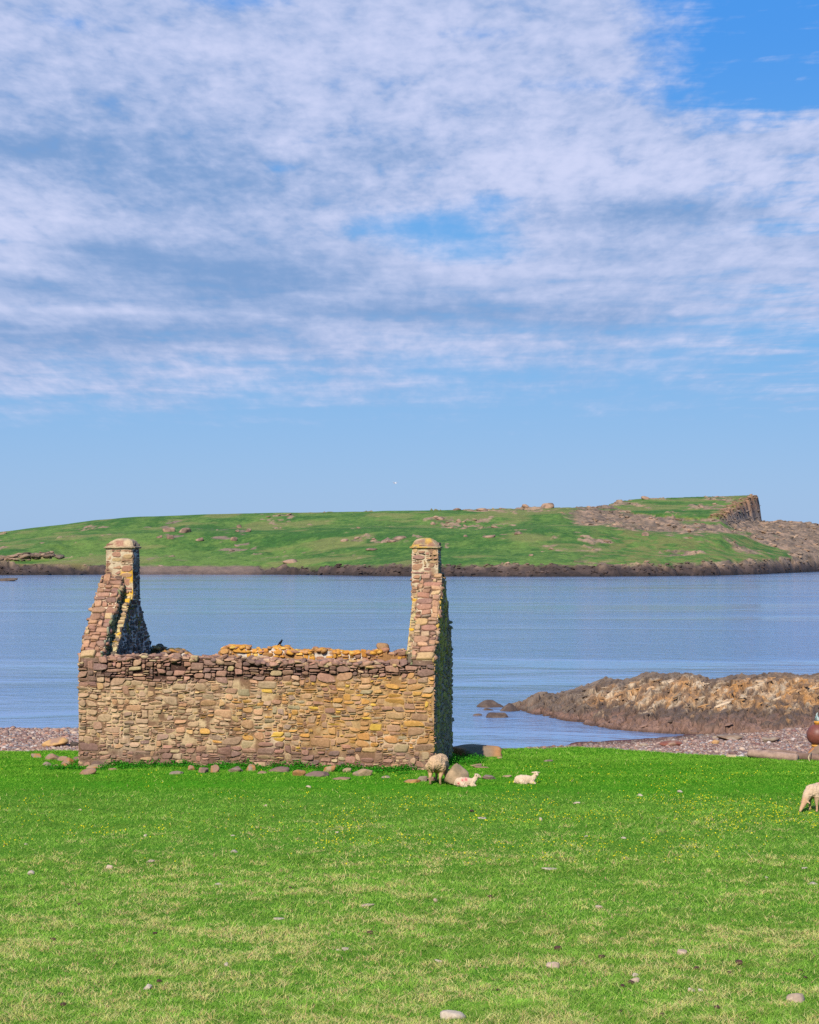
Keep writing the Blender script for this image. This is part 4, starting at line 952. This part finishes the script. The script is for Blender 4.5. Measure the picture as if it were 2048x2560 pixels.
B_ = [(146, 1820, 38, 9, PUR, PINK, 'squared stone block on top of the left shingle ridge'), (135, 1868, 66, 22, C(214, 168, 112), PINK, 'layered orange slab at the grass edge of the left shingle'), (186, 1868, 24, 14, C(90, 78, 70), None, 'dark stone tucked beside the ruin corner on the shingle'),
      (1610, 1866, 22, 8, GREY, None, 'smooth grey stone on the right beach near the water'), (1680, 1866, 60, 12, C(150, 92, 76), PINK, 'reddish flat rock in the middle of the right beach'), (1790, 1860, 20, 10, C(206, 160, 110), None, 'pale orange stone on the right beach'), (1830, 1850, 70, 12, C(150, 124, 104), GREY, 'broad mossy stone under the rock point on the beach'), (1930, 1856, 46, 14, C(146, 118, 104), GREY, 'brown hump of rock on the beach left of the buoy'), (1791, 1846, 20, 6, GREY, None, 'small grey stone at the beach foot of the point')]
for i, (px, py, w, h, c1, c2, lab) in enumerate(B_):
    stone('beach_stone', px, py, w, h, 670 + i, c1, lab, 'stone', 0.8, fn=fb_, group=gs_, col2=c2, planes=10)

# ------------------------------------------------------------------ pale stones and dark clods in the pasture
P_ = []
for (a, b, w, h, s) in [(620, 873, 40, 22, 'rounded grey'), (952, 778, 20, 18, 'small upright grey'), (1455, 712, 32, 14, 'grey'), (1422, 716, 18, 8, 'thin grey'), (1175, 586, 52, 7, 'long narrow grey'), (550, 669, 28, 7, 'narrow cream'), (920, 439, 34, 8, 'flat white'), (630, 343, 40, 10, 'long cream'), (460, 367, 30, 16, 'cream wedge'), (128, 391, 34, 18, 'white angular'), (985, 301, 38, 9, 'long pale grey'), (980, 234, 22, 6, 'thin pale grey'), (612, 233, 14, 10, 'small white'), (337, 125, 16, 7, 'small cream'), (1300, 27, 26, 9, 'flat cream'), (1550, 530, 60, 10, 'broken pinkish'), (1118, 107, 14, 7, 'tiny yellowish'), (1420, 220, 18, 7, 'small white oval'), (108, 270, 16, 7, 'small bluish white')]:
    P_.append((a * .5936, 1950 + b * .5936, w * .5936, h * .5936, s))
for (a, b, w, h, s) in [(605, 782, 58, 28, 'pinkish humped'), (948, 845, 46, 24, 'rounded pinkish'), (952, 822, 28, 18, 'small round'), (1190, 884, 36, 18, 'oval white'), (1228, 887, 26, 14, 'small oval white'), (1634, 922, 82, 32, 'big rounded pink'), (184, 998, 110, 30, 'big lumpy pale'), (1150, 728, 44, 22, 'angular cream'), (110, 507, 20, 18, 'upright cream'), (590, 376, 70, 10, 'long tapering white'), (705, 97, 30, 10, 'oval white'), (970, 63, 28, 9, 'flat white'), (305, 161, 40, 6, 'thin long white'), (553, 165, 14, 14, 'round white'), (745, 236, 18, 6, 'tiny flat white'), (902, 244, 24, 7, 'thin white'), (1140, 48, 24, 9, 'low white'), (1665, 371, 26, 8, 'flat pale'), (1700, 437, 44, 10, 'broken white'), (125, 764, 40, 14, 'low grey'), (800, 536, 36, 12, 'brownish'), (1505, 411, 16, 9, 'small white')]:
    P_.append((1024 + a * .5936, 1950 + b * .5936, w * .5936, h * .5936, s))
ORD = ['lowest', 'second lowest', 'third lowest', 'fourth lowest', 'fifth lowest', 'sixth lowest', 'seventh lowest', 'eighth lowest', 'ninth lowest', 'tenth lowest', 'eleventh lowest', 'twelfth lowest', 'thirteenth lowest', 'fourteenth lowest', 'fifteenth lowest', 'sixteenth lowest', 'topmost']
def third(px): return 'left' if px < 683 else 'middle' if px < 1365 else 'right'
cnt = {}
for i, (px, py, w, h, s) in enumerate(sorted(P_, key=lambda q: -q[1])):
    t = third(px); k = cnt.get(t, 0); cnt[t] = k + 1
    base = 0.78 * C(236, 206, 178) if ('pink' in s or 'cream' in s or 'yellow' in s or 'brown' in s) else 0.76 * C(234, 214, 190)
    stone('field_stone', px, py + h / 2, w, h, 700 + i, base, f'{s} stone in grass, {ORD[k]} pale stone of the {t} third', 'stone', 0.8, group='pale stones in the pasture', col2=base * 0.72, sink=0.3, planes=14, level=3, soft=26)
Dg = [(670 * .5936, 1950 + 849 * .5936, 14), (253 * .5936, 1950 + 905 * .5936, 15), (265 * .5936, 1950 + 950 * .5936, 17), (335 * .5936, 1950 + 525 * .5936, 12), (222 * .5936, 1950 + 673 * .5936, 14), (652 * .5936, 1950 + 646 * .5936, 12), (1222 * .5936, 1950 + 453 * .5936, 9), (1558 * .5936, 1950 + 646 * .5936, 16), (457 * .5936, 1950 + 955 * .5936, 13)] + [(1024 + a * .5936, 1950 + b * .5936, w) for a, b, w in ((375, 885, 12), (1390, 773, 20), (1295, 963, 18), (1065, 991, 16), (890, 974, 11), (1670, 834, 13), (1646, 804, 12), (1480, 371, 9), (262, 131, 12), (340, 493, 13), (935, 857, 18), (900, 872, 17), (625, 716, 22), (725, 765, 12), (810, 750, 18), (1348, 812, 12), (1210, 797, 16))]
cnt = {}
for i, (px, py, w) in enumerate(sorted(Dg, key=lambda q: -q[1])):
    t = third(px); k = cnt.get(t, 0); cnt[t] = k + 1
    stone('dung_clod', px, py + 3, w, w * 0.55, 800 + i, C(92, 62, 56), f'dark brown clod in the grass, {ORD[k]} of the dark clods in the {t} third', 'dung', 0.9, group='dark dung clods in the pasture', col2=C(70, 48, 44), planes=6, level=3, sink=0.15)

# ------------------------------------------------------------------ animals
def body(name, balls, paint, mat, vox, loc, rz, wool=0.0, wscale=30, label=None, cat=None, parent=None, wmask=None, smooth_it=6):
    """one skin over tapered limbs: chains of (x,y,z,r) points are filled with overlapping balls, fused and smoothed"""
    D, F = ico(2); Vs, Fs, n = [], [], 0
    for ch in balls:
        pts = []
        if len(ch) == 1: pts = ch
        for p, q in zip(ch[:-1], ch[1:]):
            L_ = math.dist(p[:3], q[:3]); m = max(2, int(L_ / (0.35 * min(p[3], q[3]))) + 1)
            pts += [tuple(p[j] + (q[j] - p[j]) * k / m for j in range(4)) for k in range(m + 1)]
        for (a, b, c, r) in pts:
            Vs.append(D * r + (a, b, c)); Fs += [[i + n for i in f] for f in F]; n += len(D)
    me = bpy.data.meshes.new(name); me.from_pydata(np.concatenate(Vs).tolist(), [], Fs); me.update()
    o = bpy.data.objects.new(name, me); COL.objects.link(o)
    md = o.modifiers.new('r', 'REMESH'); md.mode = 'VOXEL'; md.voxel_size = vox
    sm = o.modifiers.new('s', 'SMOOTH'); sm.iterations = smooth_it; sm.factor = 0.5
    dg = bpy.context.evaluated_depsgraph_get(); ev = o.evaluated_get(dg); m2 = bpy.data.meshes.new_from_object(ev)
    nv = len(m2.vertices); co = np.zeros(nv * 3); m2.vertices.foreach_get('co', co); co = co.reshape(-1, 3)
    no = np.zeros(nv * 3); m2.vertices.foreach_get('normal', no); no = no.reshape(-1, 3)
    fs = [list(p.vertices) for p in m2.polygons]
    bpy.data.objects.remove(o); bpy.data.meshes.remove(me); bpy.data.meshes.remove(m2)
    if wool:
        wm = wmask(co) if wmask else 1.0
        a = fbm(co[:, 0] * wscale, co[:, 1] * wscale, co[:, 2] * wscale, s=31, o=3) - 0.5 + 0.6 * (vnoise(co[:, 0] * wscale * .4, co[:, 1] * wscale * .4, co[:, 2] * wscale * .4, s=37) - .5)
        co = co + no * (a * 2 * wool * wm)[:, None]
    o = mesh(name, co, fs, M[mat], parent, paint(co), True, loc); o.rotation_euler = (0, 0, rz)
    if label: tag(o, label, cat)
    return o
def ewe_balls(hd=0.0):
    B = [[(0, .27, .43, .15), (0, .12, .42, .185), (0, -.08, .41, .20), (0, -.26, .435, .18), (0, -.33, .45, .15)],
         [(0, .30, .46, .12), (hd * .3, .42, .36, .095), (hd * .7, .50, .22, .066)],
         [(hd, .50, .21, .062), (hd, .55, .145, .05), (hd, .60, .07, .033), (hd, .615, .045, .028)]]
    for s in (-1, 1):
        B += [[(s * .10, .24, .34, .07), (s * .10, .25, .20, .036), (s * .10, .24, .13, .027), (s * .10, .24, .04, .024), (s * .10, .255, .015, .026)],
              [(s * .11, -.26, .38, .11), (s * .115, -.22, .26, .06), (s * .105, -.31, .17, .031), (s * .105, -.295, .04, .024), (s * .105, -.28, .015, .026)],
              [(hd + s * .05, .475, .235, .022), (hd + s * .10, .47, .225, .020), (hd + s * .135, .475, .20, .012)]]
    B += [[(0, -.44, .48, .04), (0, -.475, .40, .034), (0, -.475, .30, .024)]]
    return B
def ewe_paint(wool, marks, face):
    def f(c):
        x, y, z = c.T; n = fbm(x * 9, y * 9, z * 9, s=61)
        k = mix3(wool * 0.86, wool * 1.06, n)
        k = mix3(k, wool * np.array([0.82, 0.74, 0.62]), sst(0.40, 0.26, z) * 0.7)
        k = mix3(k, face, np.maximum(sst(.19, .13, z) * 1.0, sst(.47, .52, y) * sst(.34, .28, z)))
        k = mix3(k, C(60, 46, 40), sst(.03, .02, z) * 0.8)
        for (a, b, r) in marks: k = mix3(k, C(226, 96, 104), np.exp(-((y - a) / r) ** 2 - ((z - b) / r) ** 2) * 0.75)
        return k
    return f
wm_ = lambda c: sst(0.24, 0.33, c[:, 2]) * sst(0.50, 0.42, c[:, 1])
WOOL = C(226, 198, 160)
x, y, z = gp(1097, 1961)
p1 = ewe_paint(C(228, 190, 150), [], C(188, 152, 118))
def p_rear(c):
    k = p1(c); x, y, z = c.T
    return mix3(k, C(132, 92, 66), np.exp(-(x / .05) ** 2 - ((z - .30) / .12) ** 2) * sst(-.25, -.38, y) * 0.8)
o = body('sheep', ewe_balls(0.03), p_rear, 'wool', 0.011, (x, y + 0.25, z - 0.01), R(-14), 0.020, 34, 'shaggy ewe seen from behind beside the right corner of the ruin', 'sheep', None, wm_)
o.scale = (1.03, 1.03, 1.02)
x, y, z = gp(2038, 2030)
o = body('sheep', ewe_balls(0.0), ewe_paint(C(232, 200, 168), [(.10, .56, .05), (-.10, .58, .06)], C(224, 178, 140)), 'wool', 0.011, (x + 0.18, y + 0.22, z - 0.01), R(122), 0.017, 34, 'grazing ewe with red marks on its back, cut by the right photo edge', 'sheep', None, wm_)
o.scale = (0.92, 0.92, 0.90)
def lamb_balls(turn):
    B = [[(0, .10, .105, .082), (0, 0, .105, .098), (0, -.10, .108, .106), (0, -.165, .102, .100)],
         [(0, .13, .13, .062), (0.01 * turn, .185, .185, .048), (0.02 * turn, .205, .225, .046)]]
    hx, hy = 0.085 * turn, 0.205 + 0.085 * (1 - abs(turn))
    B += [[(0.02 * turn, .205, .238, .050), (hx * .6, .205 + (hy - .205) * .6, .225, .037), (hx, hy, .210, .024)]]
    for s in (-1, 1):
        if abs(turn) < 0.5: B += [[(s * .035, .195, .262, .016), (s * .08, .18, .258, .012)]]
        else: B += [[(.01, .205 + s * .035, .262, .016), (-.005, .205 + s * .085, .256, .012)]]
        B += [[(s * .06, .10, .05, .05), (s * .07, .165, .035, .028), (s * .07, .12, .02, .02)], [(s * .085, -.12, .07, .058), (s * .10, -.03, .03, .026), (s * .095, -.12, .018, .018)]]
    B += [[(0, -.24, .11, .022), (0, -.265, .06, .016)]]
    return B
def lamb_paint(marks, dark):
    def f(c):
        x, y, z = c.T; n = fbm(x * 16, y * 16, z * 16, s=66); w = C(238, 208, 176)
        k = mix3(w * 0.9, w * 1.05, n)
        for (a, b, r) in marks: k = mix3(k, C(226, 84, 110), np.exp(-((y - a) / r) ** 2 - ((z - b) / r) ** 2) * 0.85)
        for (a, b, e, r) in dark: k = mix3(k, C(50, 40, 36), np.exp(-((x - a) ** 2 + (y - b) ** 2 + (z - e) ** 2) / r ** 2) * 0.9)
        return k
    return f
x, y, z = gp(1168, 1966)
body('lamb', lamb_balls(0.15), lamb_paint([(-.19, .09, .028), (-.03, .17, .035), (-.11, .16, .025)], [(.045, .25, .25, .012), (-.03, .25, .25, .012)]), 'wool', 0.007, (x + 0.0, y + 0.08, z - 0.025), R(-84), 0.008, 60, 'lamb with red marks lying in front of the big boulder', 'lamb')
x, y, z = gp(1317, 1960)
o = body('lamb', lamb_balls(0.8), lamb_paint([], [(.05, .23, .25, .012), (.05, .18, .25, .012), (.09, .207, .21, .010)]), 'wool', 0.007, (x, y + 0.08, z - 0.025), R(-82), 0.008, 60, 'plain cream lamb lying alone on the open grass', 'lamb')
# bird on the back wall
u = px_u(702, 3.85); bx = OX + u * math.cos(TH) + 3.85 * math.sin(TH); by = OY - u * math.sin(TH) + 3.85 * math.cos(TH); bz = back_top(u) + 0.0
body('bird', [[(0, -.035, .075, .026), (0, .0, .10, .032), (0, .02, .13, .026)], [(0, .028, .155, .021), (0, .045, .157, .012), (0, .068, .156, .004)], [(0, -.04, .06, .018), (0, -.085, .03, .010)], [(.012, 0, .08, .012), (.013, .002, .03, .005), (.013, .02, .022, .004)], [(-.012, 0, .08, .012), (-.013, .002, .03, .005), (-.013, .02, .022, .004)]],
     lambda c: np.tile(C(30, 28, 34), (len(c), 1)), 'wool', 0.004, (bx, by, bz - 0.01), R(-70), 0, 1, 'small black bird perched on the orange back wall', 'bird', None, None, 2)
d_ = 150.0
gx, gz = (988 - 1024) / FPX * d_, CAMZ + (HY - 1208) / FPX * d_
body('bird', [[(-.0, -.16, 0, .03), (0, 0, 0, .055), (0, .12, .01, .04), (0, .18, .01, .02)], [(0, .03, .02, .03), (.22, .05, .10, .03), (.5, -.02, .07, .012)], [(0, .03, .02, .03), (-.22, .05, .10, .03), (-.5, -.02, .07, .012)]],
     lambda c: np.tile(C(240, 240, 240), (len(c), 1)), 'wool', 0.012, (gx, d_, gz), R(60), 0, 1, 'white gull flying high over the channel', 'bird', None, None, 2)

# ------------------------------------------------------------------ buoy and driftwood
def lathe(prof, n, cfn):
    a = np.arange(n) / n * 2 * math.pi; V, F = [], []
    for (r, z) in prof: V.append(np.stack([np.cos(a) * r, np.sin(a) * r, np.full(n, z)], 1))
    V = np.concatenate(V)
    for k in range(len(prof) - 1):
        for e in range(n): F.append([k * n + e, k * n + (e + 1) % n, (k + 1) * n + (e + 1) % n, (k + 1) * n + e])
    F.append(list(range(n))[::-1]); F.append([(len(prof) - 1) * n + e for e in range(n)])
    return V, F, np.array([cfn(v) for v in V])
def tube(pts, r, n=8):
    pts = np.array(pts, float); V, F = [], []
    for i, p in enumerate(pts):
        t = pts[min(i + 1, len(pts) - 1)] - pts[max(i - 1, 0)]; t /= np.linalg.norm(t) + 1e-9
        a = np.cross(t, (0.3, 0.2, 1)); a /= np.linalg.norm(a) + 1e-9; b = np.cross(t, a)
        ang = np.arange(n) / n * 2 * math.pi; rr = r[i] if hasattr(r, '__len__') else r
        V.append(p + (np.cos(ang)[:, None] * a + np.sin(ang)[:, None] * b) * rr)
    V = np.concatenate(V)
    for k in range(len(pts) - 1):
        for e in range(n): F.append([k * n + e, k * n + (e + 1) % n, (k + 1) * n + (e + 1) % n, (k + 1) * n + e])
    F.append(list(range(n))[::-1]); F.append([(len(pts) - 1) * n + e for e in range(n)])
    return V, F
M['buoy'] = vmat('painted_float', 30, 0.45, 0.4, 0.004, rough=0.5, spec=0.4)
yb = 45.9; kx = yb / FPX; bxx = (2044 - 1024) * kx
zrow = lambda py, d: CAMZ - (py - HY) / FPX * d
seat_z = zrow(1864, yb)
o = stone('seat_rock', 2050, 1902, 84, 42, 661, C(146, 122, 104), 'rough brown rock that carries the red buoy', 'rock', 0.7, at=(bxx + 0.06, yb - 0.25, zrow(1902, yb - 0.1)), col2=C(206, 140, 84), sink=0.1, planes=8)
by_ = empty('mooring_buoy', (bxx, yb, seat_z)); tag(by_, 'round red brown mooring buoy with orange collar sitting on a rock', 'buoy')
rr = 0.29; pf = [(rr * math.sin(t), rr - rr * math.cos(t)) for t in np.linspace(0.25, math.pi - 0.3, 22)]
V, F, c = lathe(pf, 36, lambda v: C(140, 80, 66) * (1 + 0.12 * math.sin(v[2] * 9))); mesh('float_ball', V, F, M['buoy'], by_, c)
V, F, c = lathe([(0.088, 0.555), (0.085, 0.60), (0.098, 0.61), (0.095, 0.645), (0.07, 0.655)], 24, lambda v: C(226, 158, 60)); mesh('collar', V, F, M['buoy'], by_, c)
V, F, c = lathe([(0.15, -0.035), (0.17, 0.0), (0.16, 0.03), (0.12, 0.035)], 24, lambda v: C(224, 162, 72)); mesh('base_ring', V, F, M['buoy'], by_, c)
V1, F1 = tube([(0.02, 0, .65), (0.03, 0, .70), (-0.01, 0.01, .76), (-0.02, 0, .84), (0.0, 0, .88)], [.045, .05, .035, .022, .012]); 
V2, F2 = tube([(-0.03, -.02, .66), (-0.07, -.03, .70), (-0.05, -.02, .76), (0.0, 0, .80)], .018)
mesh('rope_tuft', np.concatenate([V1, V2]), F1 + [[i + len(V1) for i in f] for f in F2], M['wool'], by_, np.concatenate([np.tile(C(196, 208, 204), (len(V1), 1)), np.tile(C(150, 184, 184), (len(V2), 1))]))
def log(px0, py0, px1, py1, th0, th1, d0, d1, seed, col, label):
    p0 = np.array([(px0 - 1024) / FPX * d0, d0, zrow(py0, d0)]); p1 = np.array([(px1 - 1024) / FPX * d1, d1, zrow(py1, d1)])
    n = 26; rg = np.random.default_rng(seed)
    t = np.linspace(0, 1, n); P = p0 + (p1 - p0) * t[:, None]; P[:, 2] += 0.02 * (fbm(t * 4, t * 0, s=seed) - .5)
    r0, r1 = th0 / 2 * d0 / FPX, th1 / 2 * d1 / FPX; r = r0 + (r1 - r0) * t; r[0] *= 0.86; r[-1] *= 0.86
    V, F = tube(P, r, 20)
    nn = fbm(V[:, 0] * 3, V[:, 1] * 9, V[:, 2] * 9, s=seed); ctr = np.repeat(P, 20, 0); V = ctr + (V - ctr) * (1 + 0.22 * (nn - 0.5))[:, None]
    c = mix3(col * 0.8, col * 1.1, sst(0.35, 0.65, nn)); c[-20:] = col * 1.05
    loc = P.mean(0); o = mesh('driftwood_log', V - loc, F, M['wood'], None, c, True, loc); tag(o, label, 'log', 'driftwood logs at the grass edge'); return o
log(1872, 1883, 1994, 1897, 22, 25, 45.3, 44.5, 1, C(176, 146, 128), 'thick pale driftwood log lying along the grass edge below the beach')
log(1992, 1889, 2100, 1903, 20, 20, 44.9, 44.3, 2, C(140, 112, 98), 'dark driftwood log in front of the buoy rock, tied with rope')
log(1915, 1877, 1994, 1883, 12, 10, 45.9, 45.6, 3, C(150, 122, 108), 'thin driftwood pole lying behind the thick pale log')
dR = 44.1; kz = dR / FPX
P = [((px - 1024) * kz, dR + dy, zrow(py, dR)) for px, py, dy in ((2040, 1889, .5), (2030, 1888, .2), (2023, 1889, 0.0), (2020, 1894, -.06), (2022, 1901, -.06), (2026, 1907, -.04), (2022, 1911, -.02))]
V, F = tube(P, 0.012); loc = np.mean(V, 0); o = mesh('rope', V - loc, F, M['wool'], None, np.tile(C(224, 200, 160), (len(V), 1)), True, loc); tag(o, 'pale rope looped over the dark driftwood log', 'rope')
def plank(px, py, w, h, d, label, seed):
    rg = np.random.default_rng(seed); W, H = w * d / FPX, h * d / FPX
    ts = np.linspace(-.5, .5, 14); V, F = [], []
    for t in ts:
        e = rg.uniform(.85, 1.05)
        V += [(t * W, -.06 * e, 0), (t * W, .07 * e, 0), (t * W, .06 * e, H * e), (t * W, -.05 * e, H * e * rg.uniform(.85, 1))]
    for k in range(13):
        for e in range(4): F.append([k * 4 + e, k * 4 + (e + 1) % 4, k * 4 + 4 + (e + 1) % 4, k * 4 + 4 + e])
    F += [[3, 2, 1, 0], [52, 53, 54, 55]]
    V = np.array(V); n = vnoise(V[:, 0] * 22, V[:, 2] * 40, s=seed)
    o = mesh('driftwood_plank', V, F, M['wood'], None, mix3(C(206, 174, 136), C(228, 200, 164), n), False, ((px - 1024) / FPX * d, d, zrow(py, d)))
    o.rotation_euler = (0.1, 0.02, R(-8)); tag(o, label, 'plank', 'driftwood planks at the grass edge')
plank(1828, 1895, 24, 8, 45.7, 'short pale broken plank standing left of the thick log', 3)
plank(2006, 1910, 24, 5, 43.9, 'small flat plank in the grass under the dark log', 4)
